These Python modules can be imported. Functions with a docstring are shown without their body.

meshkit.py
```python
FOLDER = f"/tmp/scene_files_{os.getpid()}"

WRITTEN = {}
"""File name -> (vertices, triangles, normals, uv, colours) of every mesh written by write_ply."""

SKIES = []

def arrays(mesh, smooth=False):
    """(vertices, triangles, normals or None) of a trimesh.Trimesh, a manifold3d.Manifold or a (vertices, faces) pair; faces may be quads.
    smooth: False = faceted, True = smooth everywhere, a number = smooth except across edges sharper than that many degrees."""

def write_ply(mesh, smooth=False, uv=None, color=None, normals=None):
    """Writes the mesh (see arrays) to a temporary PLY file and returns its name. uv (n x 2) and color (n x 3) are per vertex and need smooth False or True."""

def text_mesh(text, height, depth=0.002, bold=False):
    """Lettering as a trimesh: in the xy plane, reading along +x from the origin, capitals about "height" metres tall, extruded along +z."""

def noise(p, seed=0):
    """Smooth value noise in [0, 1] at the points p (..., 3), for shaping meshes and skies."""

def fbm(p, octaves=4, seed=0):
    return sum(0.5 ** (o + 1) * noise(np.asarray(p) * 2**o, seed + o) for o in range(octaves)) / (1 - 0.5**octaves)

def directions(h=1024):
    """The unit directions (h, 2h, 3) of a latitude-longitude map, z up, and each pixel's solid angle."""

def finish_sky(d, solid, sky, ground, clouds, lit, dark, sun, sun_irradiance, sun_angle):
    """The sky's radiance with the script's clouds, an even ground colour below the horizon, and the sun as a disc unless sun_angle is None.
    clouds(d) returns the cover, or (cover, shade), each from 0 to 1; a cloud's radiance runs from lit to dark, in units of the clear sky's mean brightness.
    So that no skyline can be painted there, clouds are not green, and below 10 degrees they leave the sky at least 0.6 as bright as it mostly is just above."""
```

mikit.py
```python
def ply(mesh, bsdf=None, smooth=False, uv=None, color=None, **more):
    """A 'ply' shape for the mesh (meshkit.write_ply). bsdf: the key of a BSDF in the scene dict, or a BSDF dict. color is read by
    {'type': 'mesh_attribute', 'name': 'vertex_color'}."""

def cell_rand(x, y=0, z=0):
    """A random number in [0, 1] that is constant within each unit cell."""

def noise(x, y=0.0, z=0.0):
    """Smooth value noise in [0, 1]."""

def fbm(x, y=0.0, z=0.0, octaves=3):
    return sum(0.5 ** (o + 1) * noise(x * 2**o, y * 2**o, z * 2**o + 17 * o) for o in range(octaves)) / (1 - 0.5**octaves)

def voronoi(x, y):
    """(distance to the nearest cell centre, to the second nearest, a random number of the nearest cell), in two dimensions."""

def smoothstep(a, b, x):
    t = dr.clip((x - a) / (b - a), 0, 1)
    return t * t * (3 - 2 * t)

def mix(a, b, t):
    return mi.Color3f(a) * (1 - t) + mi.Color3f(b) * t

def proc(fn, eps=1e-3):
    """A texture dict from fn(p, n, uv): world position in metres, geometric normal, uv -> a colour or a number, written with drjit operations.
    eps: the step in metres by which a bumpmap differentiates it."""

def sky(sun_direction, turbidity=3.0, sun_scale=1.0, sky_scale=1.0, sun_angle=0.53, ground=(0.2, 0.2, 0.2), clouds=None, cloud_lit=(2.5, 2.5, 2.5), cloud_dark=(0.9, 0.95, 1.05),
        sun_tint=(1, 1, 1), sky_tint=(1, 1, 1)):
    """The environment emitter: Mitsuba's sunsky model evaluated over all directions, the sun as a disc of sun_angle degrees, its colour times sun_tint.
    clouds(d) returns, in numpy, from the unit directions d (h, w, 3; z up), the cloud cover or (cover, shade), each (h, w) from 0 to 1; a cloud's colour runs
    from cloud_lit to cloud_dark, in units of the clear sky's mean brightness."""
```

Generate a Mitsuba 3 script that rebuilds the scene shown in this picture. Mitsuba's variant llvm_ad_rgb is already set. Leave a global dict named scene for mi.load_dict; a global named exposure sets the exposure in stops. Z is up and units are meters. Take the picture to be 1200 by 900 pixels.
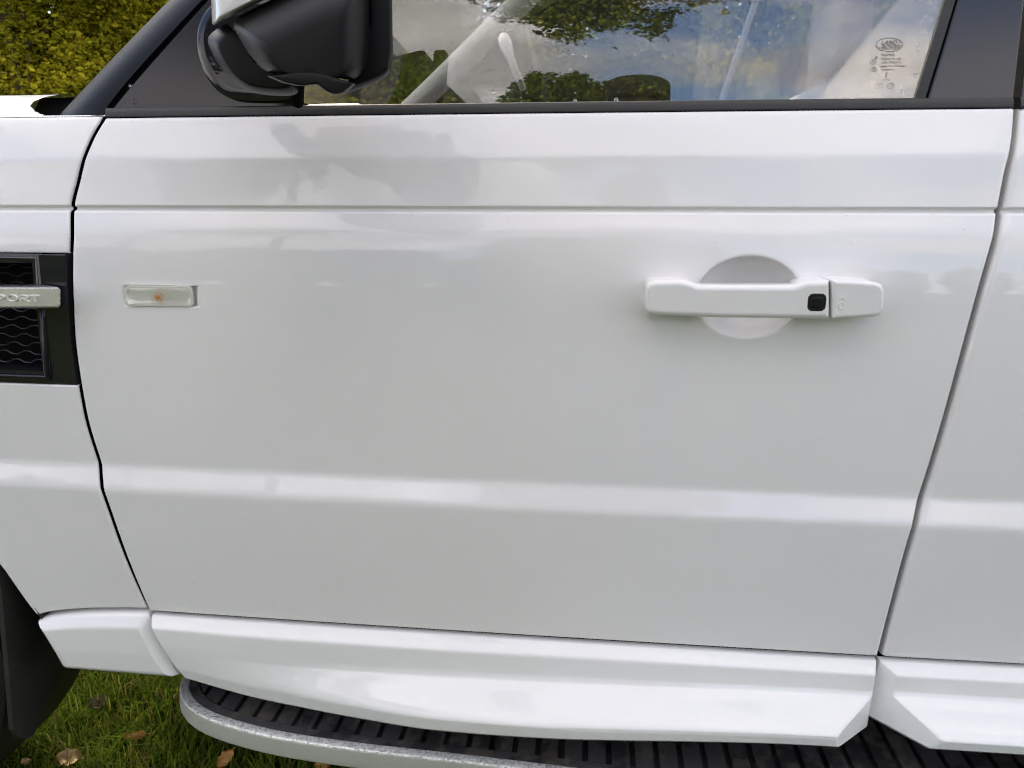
import math, random
import numpy as np, trimesh, shapely
from scipy.interpolate import PchipInterpolator
from scipy.ndimage import gaussian_filter1d
import drjit as dr, mitsuba as mi, mikit, meshkit
from mikit import noise, fbm, smoothstep, mix, proc, cell_rand
T = mi.ScalarTransform4f
rng = np.random.default_rng(7)
scene, labels = {'type': 'scene'}, {}

# ------------------------------------------------------------------ camera, sky, exposure
F = 900.0
YAW, PIT = math.radians(6.2), math.radians(14.16)
CAM = np.array([0.0, -0.93, 1.10])
fw = np.array([-math.sin(YAW)*math.cos(PIT), math.cos(YAW)*math.cos(PIT), -math.sin(PIT)])
rt = np.array([math.cos(YAW), math.sin(YAW), 0.0]); up = np.cross(rt, fw)
scene['camera'] = {'type': 'thinlens', 'aperture_radius': 0.0011, 'focus_distance': 0.97, 'fov': math.degrees(2*math.atan(600/F)), 'fov_axis': 'x', 'near_clip': 0.01, 'far_clip': 2000.0,
    'to_world': T().look_at(origin=CAM.tolist(), target=(CAM+fw).tolist(), up=[0, 0, 1])}
def clouds(d):
    h = np.maximum(d[..., 2:3], 0.0)+0.22
    q = np.concatenate([d[..., :2]/h*1.15, 0*h], -1)+SKYP
    n = meshkit.fbm(q*1.0, 6, 3)
    m = meshkit.fbm(q*1.9+9, 5, 11)
    cover = np.clip((n-0.43)/0.11, 0, 1)
    cover = np.maximum(cover, np.clip(1-d[..., 2]/0.16, 0, 1)*0.75)
    return 0.10+0.90*cover, np.clip((m-0.40)*2.6, 0, 0.9)
SKYP = np.array([128.278, 120.654, 0.0])
scene['sky'] = mikit.sky((-0.50, 0.72, 0.75), turbidity=3, sun_scale=0.25, sun_angle=12, sky_scale=1.0, ground=(0.10, 0.10, 0.07), clouds=clouds, cloud_lit=(3.56, 3.35, 3.28), cloud_dark=(1.40, 1.30, 1.29), sky_tint=(0.90, 0.94, 1.02))
exposure = 3.52

# ------------------------------------------------------------------ placing helpers: a measured point of the photograph at a chosen depth
def ray(px, py): return fw*F + rt*(px-600) + up*(450-py)
def aty(px, py, y): d = ray(px, py); return CAM + d*((y-CAM[1])/d[1])
def atz(px, py, z): d = ray(px, py); return CAM + d*((z-CAM[2])/d[2])

# body section: tilt of the surface (degrees, upward positive) against the height measured down the middle of the door
TILT = [(131, 45), (136, 34), (142, 28), (180, 26), (188, 13.5), (249, 13.5), (251, 27), (269, 24), (277, 13), (300, 8), (340, 3.2), (450, 0.3), (545, -1.2), (562, -1.2), (569, 20), (592, 20), (600, -3), (720, -6), (748, -8), (800, -8)]
tp, tv = np.array(TILT, float).T
def march(p0, p1, y, z):
    out, n = [(z, y)], int(abs(p1-p0)*4)
    for p in np.linspace(p0, p1, n+1)[1:]:
        k = math.tan(math.radians(np.interp(p, tp, tv)))
        d = ray(600, p); t = d[2]/d[1]
        zn = (CAM[2] + (y - k*z - CAM[1])*t)/(1 - k*t)
        y, z = y + k*(zn-z), zn
        out.append((z, y))
    return out
z566 = aty(600, 566, 0)[2]
pts = march(566, 129, 0.0, z566)[::-1] + march(566, 795, 0.0, z566)[1:]
pz, py_ = np.array(sorted(pts)).T
ZG = np.linspace(pz[0], pz[-1], 1600)
YG = gaussian_filter1d(np.interp(ZG, pz, py_), 4.5, mode='nearest')
zgroove = aty(600, 246.5, 0)[2]
def prof(z):
    z = np.asarray(z, float)
    return np.interp(z, ZG, YG) + 0.0055*np.exp(-((z-zgroove)/0.0026)**4)
def S(x, z): return prof(z) + 0.012*np.asarray(x)**2 + 0.00022*np.sin(np.asarray(x)*5.1+np.asarray(z)*3)
def body(px, py, off=0.0):
    y = 0.0
    for _ in range(12):
        p = aty(px, py, y); y = float(S(p[0], p[2])) + off
    return aty(px, py, y)
ZTOP = body(600, 133)[2]
YTOP = float(prof(ZTOP))
zz = np.linspace(1.15, 1.80, 400)
gt = np.radians(6.4 + np.clip((zz-1.19)*26, 0, 12))
GY = np.cumsum(np.tan(gt))*(zz[1]-zz[0]); GY -= np.interp(ZTOP, zz, GY)
def glass_y(x, z): return YTOP + 0.010 + np.interp(z, zz, GY) + 0.012*np.asarray(x)**2
def glass(px, py, off=0.0):
    y = 0.05
    for _ in range(12):
        p = aty(px, py, y); y = float(glass_y(p[0], p[2])) + off
    return aty(px, py, y)

# ------------------------------------------------------------------ materials
def two(b): return {'type': 'twosided', 'bsdf': b}
def rgb(*c): return {'type': 'rgb', 'value': list(c)}
def paint_col(p, n, uv):
    g = fbm(p.x*7, p.y*7, p.z*7, 3)
    sp = smoothstep(0.93, 0.97, noise(p.x*300, p.y*300, p.z*300))*smoothstep(.45, .75, fbm(p.x*5+3, p.y*5, p.z*9, 3))
    return mix(mix((0.72, 0.715, 0.715), (0.755, 0.75, 0.75), g), (0.56, 0.54, 0.48), 0.5*sp*smoothstep(1.0, .5, p.z))
scene['m_paint'] = two({'type': 'plastic', 'int_ior': 1.5, 'nonlinear': False, 'diffuse_reflectance': proc(paint_col)})
def sill_col(p, n, uv):
    g = fbm(p.x*9, p.y*9, p.z*9, 3)
    s = noise(p.x*230, p.y*230, p.z*230)
    low = smoothstep(0.50, 0.40, p.z)
    c = mix((0.71, 0.72, 0.715), (0.75, 0.755, 0.75), g)
    return mix(c, (0.50, 0.48, 0.42), 0.25*low*smoothstep(0.80, 0.95, s)*smoothstep(.4, .7, g))
scene['m_sill'] = two({'type': 'plastic', 'int_ior': 1.5, 'nonlinear': False, 'diffuse_reflectance': proc(sill_col)})
scene['m_gloss_black'] = two({'type': 'plastic', 'int_ior': 1.52, 'diffuse_reflectance': rgb(0.012, 0.012, 0.016)})
scene['m_pillar'] = two({'type': 'roughplastic', 'int_ior': 1.3, 'alpha': 0.18, 'specular_reflectance': 0.55, 'diffuse_reflectance': rgb(0.012, 0.014, 0.020)})
scene['m_panel_black'] = two({'type': 'roughplastic', 'int_ior': 1.55, 'alpha': 0.05, 'diffuse_reflectance': rgb(0.016, 0.016, 0.022)})
scene['m_satin'] = two({'type': 'bumpmap', 'scale': 0.00005, 'tex': proc(lambda p, n, uv: noise(p.x*1500, p.y*1500, p.z*1500), 2e-4),
    'bsdf': {'type': 'roughplastic', 'int_ior': 1.36, 'alpha': 0.21, 'specular_reflectance': 0.6, 'diffuse_reflectance': rgb(0.009, 0.009, 0.010)}})
scene['m_rubber'] = two({'type': 'roughplastic', 'int_ior': 1.45, 'alpha': 0.3, 'diffuse_reflectance': proc(lambda p, n, uv: mix((0.020, 0.020, 0.020), (0.034, 0.033, 0.031), fbm(p.x*30, p.y*200, p.z*200)))})
scene['m_flap'] = two({'type': 'roughplastic', 'int_ior': 1.4, 'alpha': 0.4, 'diffuse_reflectance': proc(lambda p, n, uv: mix((0.018, 0.018, 0.019), (0.040, 0.038, 0.036), fbm(p.x*18, p.y*18, p.z*18, 4)))})
scene['m_dark'] = two({'type': 'diffuse', 'reflectance': rgb(0.01, 0.01, 0.01)})
scene['m_silver'] = two({'type': 'roughconductor', 'alpha': 0.22, 'specular_reflectance': rgb(0.66, 0.67, 0.68), 'material': 'none'})
def galv(p, n, uv):
    face = smoothstep(ZBOARD-.004, ZBOARD-.001, p.z)
    s = noise(p.x*900, p.y*900, p.z*900)*0.55 + noise(p.x*350, p.y*350, p.z*350)*0.45
    f = fbm(p.x*14, p.y*14, p.z*14)
    c = mix(mix((0.50, 0.52, 0.48), (0.60, 0.62, 0.58), s), mix((0.36, 0.38, 0.36), (0.88, 0.90, 0.90), smoothstep(0.25, 0.60, s)), face)
    return mix(c, (0.34, 0.35, 0.27), smoothstep(0.55, 0.8, f)*0.6)
ZBOARD = .335
scene['m_galv'] = two({'type': 'principled', 'base_color': proc(galv), 'metallic': 0.55, 'roughness': 0.42, 'specular': 0.5})
def wet(p, n, uv):
    w = smoothstep(0.50, 0.56, fbm(p.x*22, p.y*22, 3, 4))
    return mi.Float(0.16)+0.34*(1-w)
def treadc(p, n, uv):
    w = smoothstep(0.50, 0.56, fbm(p.x*22, p.y*22, 3, 4))
    d = smoothstep(.5, .72, fbm(p.x*45+7, p.y*45, p.z*45, 4))
    return mix(mix((0.052, 0.050, 0.054), (0.034, 0.033, 0.036), w), (0.13, 0.115, 0.09), .45*d)
scene['m_tread'] = two({'type': 'principled', 'base_color': proc(treadc), 'roughness': proc(wet), 'specular': 0.5})
scene['m_pane'] = {'type': 'blendbsdf', 'weight': proc(lambda p, n, uv: 0.012+0.02*fbm(p.x*25, p.y*25, p.z*25, 3)), 'b0': {'type': 'thindielectric', 'int_ior': 1.85}, 'b1': two({'type': 'diffuse', 'reflectance': rgb(.4, .4, .38)})}
scene['m_far_pane'] = {'type': 'thindielectric', 'int_ior': 1.6}
scene['m_screen'] = {'type': 'thindielectric', 'int_ior': 1.5}
scene['m_lens'] = {'type': 'thindielectric', 'int_ior': 1.5}
scene['m_water'] = {'type': 'dielectric', 'int_ior': 1.33}
scene['m_reflector'] = two({'type': 'principled', 'base_color': rgb(0.84, 0.84, 0.82), 'metallic': 0.45, 'roughness': 0.22})
scene['m_amber'] = two({'type': 'plastic', 'diffuse_reflectance': rgb(0.55, 0.22, 0.08)})
scene['m_beige'] = two({'type': 'principled', 'base_color': proc(lambda p, n, uv: mix((0.36, 0.33, 0.26), (0.42, 0.39, 0.31), fbm(p.x*40, p.y*40, p.z*40))), 'roughness': 0.6})
scene['m_trim'] = two({'type': 'principled', 'base_color': rgb(0.34, 0.335, 0.30), 'roughness': 0.7})
scene['m_dash'] = two({'type': 'roughplastic', 'alpha': 0.2, 'diffuse_reflectance': rgb(0.025, 0.028, 0.032)})
scene['m_ink'] = two({'type': 'diffuse', 'reflectance': rgb(0.05, 0.05, 0.05)})
scene['m_mirror'] = two({'type': 'conductor', 'material': 'none', 'specular_reflectance': rgb(0.75, 0.77, 0.78)})
scene['m_tyre'] = two({'type': 'roughplastic', 'alpha': 0.4, 'diffuse_reflectance': rgb(0.02, 0.02, 0.02)})
scene['m_leaf_hedge'] = {'type': 'principledthin', 'base_color': {'type': 'mesh_attribute', 'name': 'vertex_color'}, 'roughness': 0.5, 'diff_trans': 0.75, 'spec_trans': 0.0}
scene['m_bark'] = two({'type': 'diffuse', 'reflectance': proc(lambda p, n, uv: mix((0.07, 0.055, 0.04), (0.16, 0.13, 0.10), fbm(p.x*12, p.y*12, p.z*3)))})

# ------------------------------------------------------------------ scene entries
NUM = 'first second third fourth fifth sixth seventh eighth ninth tenth eleventh twelfth thirteenth fourteenth fifteenth sixteenth seventeenth eighteenth nineteenth'.split()
def add(key, mesh, m, smooth=True, **k):
    base, i = key, 0
    while key in scene:
        i += 1; key = f'{base}_{i:03d}'
    scene[key] = mikit.ply(mesh, m, smooth=smooth, **k)
    return key
def tag(key, label=None, cat=None, group=None, kind=None):
    d = {k: v for k, v in (('label', label), ('category', cat), ('group', group), ('kind', kind)) if v}
    labels[key] = d
def cat_(ms): return trimesh.util.concatenate(ms)
def grid_mesh(P):
    n, m = P.shape[:2]
    i = np.arange(n*m).reshape(n, m)
    a, b, c, d = i[:-1, :-1].ravel(), i[1:, :-1].ravel(), i[1:, 1:].ravel(), i[:-1, 1:].ravel()
    return trimesh.Trimesh(P.reshape(-1, 3), np.vstack([np.c_[a, b, c], np.c_[a, c, d]]), process=False)
def fillet(d, r):
    d = np.clip(d, 0, r); return r - np.sqrt(np.maximum(r*r - (r-d)**2, 0))
EDGE = np.array([0, .0001, .0004, .0009, .0016, .0026, .004])
def panel(zs, xl, xr, yf=S, step=0.006, xs_extra=None, r=0.0026, flange=0.018, rflange=None, top=True, bottom=True, disp=None, sides=(1, 1)):
    """A body panel between two edge curves, its edges rolled and turned inward."""
    zs = np.sort(np.asarray(zs, float))
    e = EDGE*(r/.0026)
    if bottom: zs = np.r_[zs[0]+e, zs[zs > zs[0]+e[-1]*1.2]]
    if top: zs = np.r_[zs[zs < zs[-1]-e[-1]*1.2], zs[-1]-e[::-1]]
    L, R = np.array([float(xl(z)) for z in zs]), np.array([float(xr(z)) for z in zs])
    n = max(int((R-L).max()/step), 4)
    u = np.linspace(0, 1, n+1)[1:-1]
    if xs_extra is not None:
        mid = len(zs)//2
        ue = (xs_extra-L[mid])/(R[mid]-L[mid]); u = np.r_[u[(u < ue.min()-.003) | (u > ue.max()+.003)], ue]; u.sort()
    X = np.zeros((len(zs), len(u)+2*len(e)))
    for i in range(len(zs)):
        w = R[i]-L[i]; lo, hi = e[-1]*1.2/w if w > 0 else 0, 1
        X[i] = np.r_[L[i]+e, L[i]+e[-1]*1.3+u*(w-2.6*e[-1]), R[i]-e[::-1]]
    Z = np.repeat(zs[:, None], X.shape[1], 1)
    Y = yf(X, Z)
    if disp is not None: Y = Y + disp(X, Z)
    if sides[0]: Y = Y + fillet(X-L[:, None], r)
    if sides[1]: Y = Y + fillet(R[:, None]-X, r)
    if bottom: Y = Y + fillet(Z-zs[0], r)
    if top: Y = Y + fillet(zs[-1]-Z, r)
    P = np.stack([X, Y, Z], -1)
    def fl(Q, ax): Q = Q.copy(); Q[..., 1] += flange; return Q
    Rr = P[:, -1:].copy(); Rr[..., 1] += flange if rflange is None else rflange
    P = np.concatenate([fl(P[:, :1], 0), P, Rr], 1)
    P = np.concatenate(([fl(P[:1], 0)] if bottom else [])+[P]+([fl(P[-1:], 0)] if top else []), 0)
    return grid_mesh(P)
def curve_x(pp, f=body):
    q = np.array([f(*p) for p in pp]); q = q[np.argsort(q[:, 2])]
    g = PchipInterpolator(q[:, 2], q[:, 0], extrapolate=False)
    lo, hi = q[0], q[-1]
    return lambda z: np.where(z < lo[2], lo[0], np.where(z > hi[2], hi[0], np.nan_to_num(g(np.clip(z, lo[2], hi[2])))))
def rprism(poly, y_in, y_out, r, n=9, bow=0.0):
    """A convex outline (x, z) as a solid from y_in to y_out with a rounded front edge."""
    g = shapely.Polygon(poly); P = []
    for a in np.linspace(0, math.pi/2, n):
        h = g.buffer(-r*(1-math.sin(a)) if a < math.pi/2 else 0, join_style='round', quad_segs=6)
        c = np.array(h.exterior.coords); P.append(np.c_[c[:, 0], np.full(len(c), y_out + r*(1-math.cos(a))), c[:, 1]])
    c = np.array(g.exterior.coords); P.append(np.c_[c[:, 0], np.full(len(c), y_in), c[:, 1]])
    m = trimesh.convex.convex_hull(np.vstack(P))
    if bow:
        m = m.subdivide_to_size(0.012); xc = np.mean([p[0] for p in poly]); v = m.vertices.copy(); v[:, 1] += bow*(v[:, 0]-xc)**2*np.clip((y_in-v[:, 1])/(y_in-y_out), 0, 1); m.vertices = v
    return m
def pxpoly(pp, y): return [(aty(a, b, y)[0], aty(a, b, y)[2]) for a, b in pp]
def tube(path, r, n=8, closed=False):
    path = np.asarray(path, float); r = np.broadcast_to(r, len(path))
    t = np.gradient(path, axis=0)
    if closed: t = np.roll(path, -1, 0)-np.roll(path, 1, 0)
    t /= np.linalg.norm(t, axis=1, keepdims=True)+1e-12
    ref = np.array([0, 0, 1.0]) if abs(t[:, 2]).mean() < .8 else np.array([1.0, 0, 0])
    a = np.cross(t, ref); a /= np.linalg.norm(a, axis=1, keepdims=True); b = np.cross(t, a)
    th = np.linspace(0, 2*math.pi, n+1)
    P = path[:, None]+r[:, None, None]*(a[:, None]*np.cos(th)[None, :, None]+b[:, None]*np.sin(th)[None, :, None])
    if closed: P = np.concatenate([P, P[:1]], 0)
    m = grid_mesh(P)
    if not closed:
        m = cat_([m, trimesh.convex.convex_hull(np.vstack([P[0], P[0]+t[0]*-1e-5])), trimesh.convex.convex_hull(np.vstack([P[-1], P[-1]+t[-1]*1e-5]))])
    return m
def box(lo, hi, r=0.0):
    lo, hi = np.array(lo, float), np.array(hi, float)
    m = trimesh.creation.box(extents=hi-lo); m.apply_translation((lo+hi)/2)
    if r:
        s = trimesh.creation.icosphere(subdivisions=2, radius=r).vertices
        c = trimesh.creation.box(extents=hi-lo-2*r).vertices+(lo+hi)/2
        m = trimesh.convex.convex_hull((c[:, None]+s[None]).reshape(-1, 3))
    return m
def side_text(txt, h, x, z, yf, depth=0.0004, slant=0.0, bold=False):
    m = meshkit.text_mesh(txt, h, depth, bold)
    v = m.vertices.copy(); v[:, 0] -= v[:, 0].max()/2
    X, Zz = x+v[:, 0]+slant*v[:, 1], z+v[:, 1]
    m.vertices = np.c_[X, yf(X, Zz)-v[:, 2], Zz]; m.faces = m.faces[:, ::-1]
    return m
def zof(*pp): return [body(*p)[2] for p in pp]

# ================================================================== THE SETTING
def ground_col(p, n, uv):
    f = fbm(p.x*1.3, p.y*1.3, 0, 4); g = noise(p.x*60, p.y*60)
    return mix(mix((0.035, 0.055, 0.010), (0.07, 0.095, 0.018), f), (0.03, 0.022, 0.012), 0.5*g)
scene['m_ground'] = two({'type': 'diffuse', 'reflectance': proc(ground_col)})
gx = np.r_[-400, -150, -60, -20, np.linspace(-8, 8, 65), 20, 60, 150, 400]
GX, GYY = np.meshgrid(gx, gx, indexing='ij')
GZ = 0.03*(meshkit.fbm(np.stack([GX*.8, GYY*.8, GX*0], -1), 3, 5)-.5)*(np.abs(GX) < 9)*(np.abs(GYY) < 9)
add('ground', grid_mesh(np.stack([GX, GYY, GZ], -1)), 'm_ground'); tag('ground', 'lawn soil under the grass', None, kind='structure')
def gz(x, y):
    return 0.03*(float(meshkit.fbm(np.array([x*.8, y*.8, 0.0]), 3, 5))-.5)

# grass: one tile of blades, laid again and again
def grass_tile(n, size, hmin, hmax, seed):
    r = np.random.default_rng(seed)
    x, y = r.uniform(0, size, n), r.uniform(0, size, n)
    h = r.uniform(hmin, hmax, n)*(.7+.6*meshkit.noise(np.c_[x*9, y*9, x*0], 2)); az = r.uniform(0, 2*math.pi, n); lean = r.uniform(.1, 1.0, n)*h; w = r.uniform(.0011, .0024, n)
    dx, dy = np.cos(az), np.sin(az); V = []
    for k, t in enumerate((0, .45, .8, 1.0)):
        cx, cy, cz = x+dx*lean*t**1.8, y+dy*lean*t**1.8, h*(t-.22*t*t*lean/h)-.004
        ww = w*(1-.55*t) if t < 1 else w*0
        V += [np.c_[cx-dy*ww, cy+dx*ww, cz]] + ([np.c_[cx+dy*ww, cy-dx*ww, cz]] if t < 1 else [])
    V = np.stack(V, 1); b = np.arange(n)[:, None]*7
    f = np.array([[0, 1, 3], [0, 3, 2], [2, 3, 5], [2, 5, 4], [4, 5, 6]])
    c0 = np.array([[.105, .165, .018], [.15, .20, .022], [.065, .12, .018], [.21, .21, .045]])
    ci = r.choice(4, n, p=[.42, .27, .23, .08]); col = c0[ci]*r.uniform(.85, 1.5, (n, 1))
    dry = r.random(n) < .08; col[dry] = (.22, .17, .07)
    return trimesh.Trimesh(V.reshape(-1, 3), (b[:, :, None]+f[None]).reshape(-1, 3), process=False), np.repeat(col, 7, 0)
scene['m_grass'] = {'type': 'principledthin', 'base_color': {'type': 'mesh_attribute', 'name': 'vertex_color'}, 'roughness': 0.45, 'diff_trans': 0.7}
g1, c1 = grass_tile(5200, 0.5, .025, .075, 1)
scene['grass_tile'] = {'type': 'shapegroup', 'blades': mikit.ply(g1, 'm_grass', color=c1)}
k = 0
for i in range(-8, 9):
    for j in range(-8, 8):
        x0, y0 = i*.5, j*.5; k += 1
        scene[f'grass__{k:03d}'] = {'type': 'instance', 'shapegroup': {'type': 'ref', 'id': 'grass_tile'},
            'to_world': T().translate([x0+.25, y0+.25, gz(x0+.25, y0+.25)]).rotate([0, 0, 1], 90*int(rng.integers(4))).translate([-.25, -.25, 0])}
tag('grass', 'short green lawn grass under and around the car', 'grass', kind='stuff')

# ------------------------------------------------------------------ trees and shrubs
def leaves(C, size, r, cols, flat=0.5):
    n = len(C); a = r.normal(size=(n, 3)); a[:, 2] *= flat; a /= np.linalg.norm(a, axis=1, keepdims=True)
    b = np.cross(a, r.normal(size=(n, 3))); b /= np.linalg.norm(b, axis=1, keepdims=True)
    s = (size*r.uniform(.5, 1.6, n))[:, None]
    nrm = np.cross(a, b)*s*.18
    V = np.stack([C-a*s, C+b*s*.55+nrm, C+a*s, C-b*s*.55+nrm], 1)
    f = np.array([[0, 1, 2], [0, 2, 3]])
    return trimesh.Trimesh(V.reshape(-1, 3), (np.arange(n)[:, None, None]*4+f[None]).reshape(-1, 3), process=False), np.repeat(cols, 4, 0)
def limbs(base, h, spread, n, r, rad, t0=.25):
    ms = []; top = base+np.array([r.normal()*.1, r.normal()*.1, h*.75])
    ms.append(tube(np.array([base+(top-base)*t+np.array([math.sin(t*5)*.05*h*.2, 0, 0]) for t in np.linspace(0, 1, 9)]), np.linspace(rad, rad*.3, 9)))
    for _ in range(n):
        t = r.uniform(t0, .95); s = base+(top-base)*t; az = r.uniform(0, 6.28)
        e = s+np.array([math.cos(az)*spread*r.uniform(.4, .9), math.sin(az)*spread*r.uniform(.4, .9), h*r.uniform(.05, .25)])
        ms.append(tube(np.array([s+(e-s)*q+np.array([0, 0, .12*h*q*q*.5]) for q in np.linspace(0, 1, 5)]), np.linspace(rad*.38, rad*.06, 5), 6))
    return cat_(ms)
def shrub_geo(w, dpt, h, n, size, seed, pal, hole=0.42, z0=0.0, clump=1.6, full=0):
    r = np.random.default_rng(seed); out = []
    while sum(map(len, out)) < n:
        q = r.uniform(-1, 1, (n*2, 3)); rr = (np.abs(q)**4).sum(1)**.25*.95 if full else np.linalg.norm(q, axis=1)
        lump = meshkit.fbm(q*2.2+seed, 3, seed)
        ok = (rr < .60+.75*(lump-.3)) & (rr > .25) & (r.random(len(q)) < .25+rr)
        p = q*np.array([w, dpt, (h-z0)/2])+np.array([0, 0, (h+z0)/2])
        ok &= meshkit.fbm(p*clump, 3, seed+5) > hole
        ok &= p[:, 2] > .05
        out.append(p[ok])
    C = np.vstack(out)[:n]
    t = meshkit.fbm(C*1.3, 3, seed+9)[:, None]; t = np.clip((t-.3)*2.2, 0, 1)
    col = (np.array(pal[0])*(1-t)+np.array(pal[1])*t)*r.uniform(.65, 1.35, (n, 1))*(.6+.9*meshkit.fbm(C*.9+seed, 2, seed+3)[:, None])
    odd = r.random(n) < .10; col[odd] = np.array(pal[2])*r.uniform(.7, 1.2, (odd.sum(), 1))
    m, c = leaves(C, size, r, col)
    return m, c, limbs(np.zeros(3), h*.9, w*.8, 14, r, .06+.010*h, max(.25, .9*z0/h)) if z0 < 5 else tube(np.array([[.12*math.sin(q*.5), 0, q] for q in np.linspace(0, h*.8, 12)]), np.linspace(.10, .04, 12))
HPAL = [((.17, .18, .012), (.36, .32, .022), (.46, .38, .03)), ((.08, .11, .012), (.17, .19, .018), (.28, .25, .03)), ((.18, .18, .012), (.38, .32, .022), (.48, .36, .03))]
SH = [shrub_geo(2.5, 1.5, 5.6, 110000, .028, 21+i, HPAL[i], hole=.43, full=1, clump=2.0) for i in range(3)]
def put_tree(key, geo, loc, rot, label, cat, group=None, sc=1.0):
    base, i = key, 0
    while f'{key}__crown' in scene: i += 1; key = f'{base}_{i:03d}'
    M = T().translate(loc).rotate([0, 0, 1], rot).scale(sc)
    scene[f'{key}__trunk'] = {**geo['trunk'], 'to_world': M}; scene[f'{key}__crown'] = {**geo['crown'], 'to_world': M}
    tag(key, label, cat, group); return key
GEO = [dict(crown=mikit.ply(m, 'm_leaf_hedge', color=c), trunk=mikit.ply(t, 'm_bark', smooth=True)) for m, c, t in SH]
for i, (x, y, g, rot, sc, lab) in enumerate([(-6.9, 8.2, 0, 10, 1.0, 'yellow green shrub at the top left corner, farthest left behind the car'), (-3.9, 8.6, 2, 170, 1.05, 'olive yellow shrub behind the black windscreen pillar'),
        (-1.0, 8.4, 1, 0, 1.0, 'green shrub behind the car, seen through the middle of the side window'), (1.9, 8.6, 0, 190, 1.05, 'green shrub behind the car, seen through the rear part of the side window'),
        (-9.9, 9.0, 1, 350, 1.1, 'darker green shrub at the left end of the hedge row'), (-5.4, 11.2, 1, 185, 1.35, 'tall dark shrub in the second row behind the yellow ones'), (-2.1, 11.2, 1, 20, 1.35, 'tall olive shrub in the second row behind the windscreen'), (4.8, 8.9, 2, 10, 1.05, 'olive shrub at the right end of the hedge row'),
        (1.2, 11.2, 1, 170, 1.35, 'tall shrub in the second row, right of the windscreen'), (4.6, 11.4, 1, 5, 1.35, 'tall shrub at the right end of the second row'), (-8.9, 11.4, 1, 0, 1.35, 'tall shrub at the left end of the second row')]):
    put_tree('shrub', GEO[g], [x, y, 0], rot, lab, 'shrub', 'shrubs in a row behind the car', sc)

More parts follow.
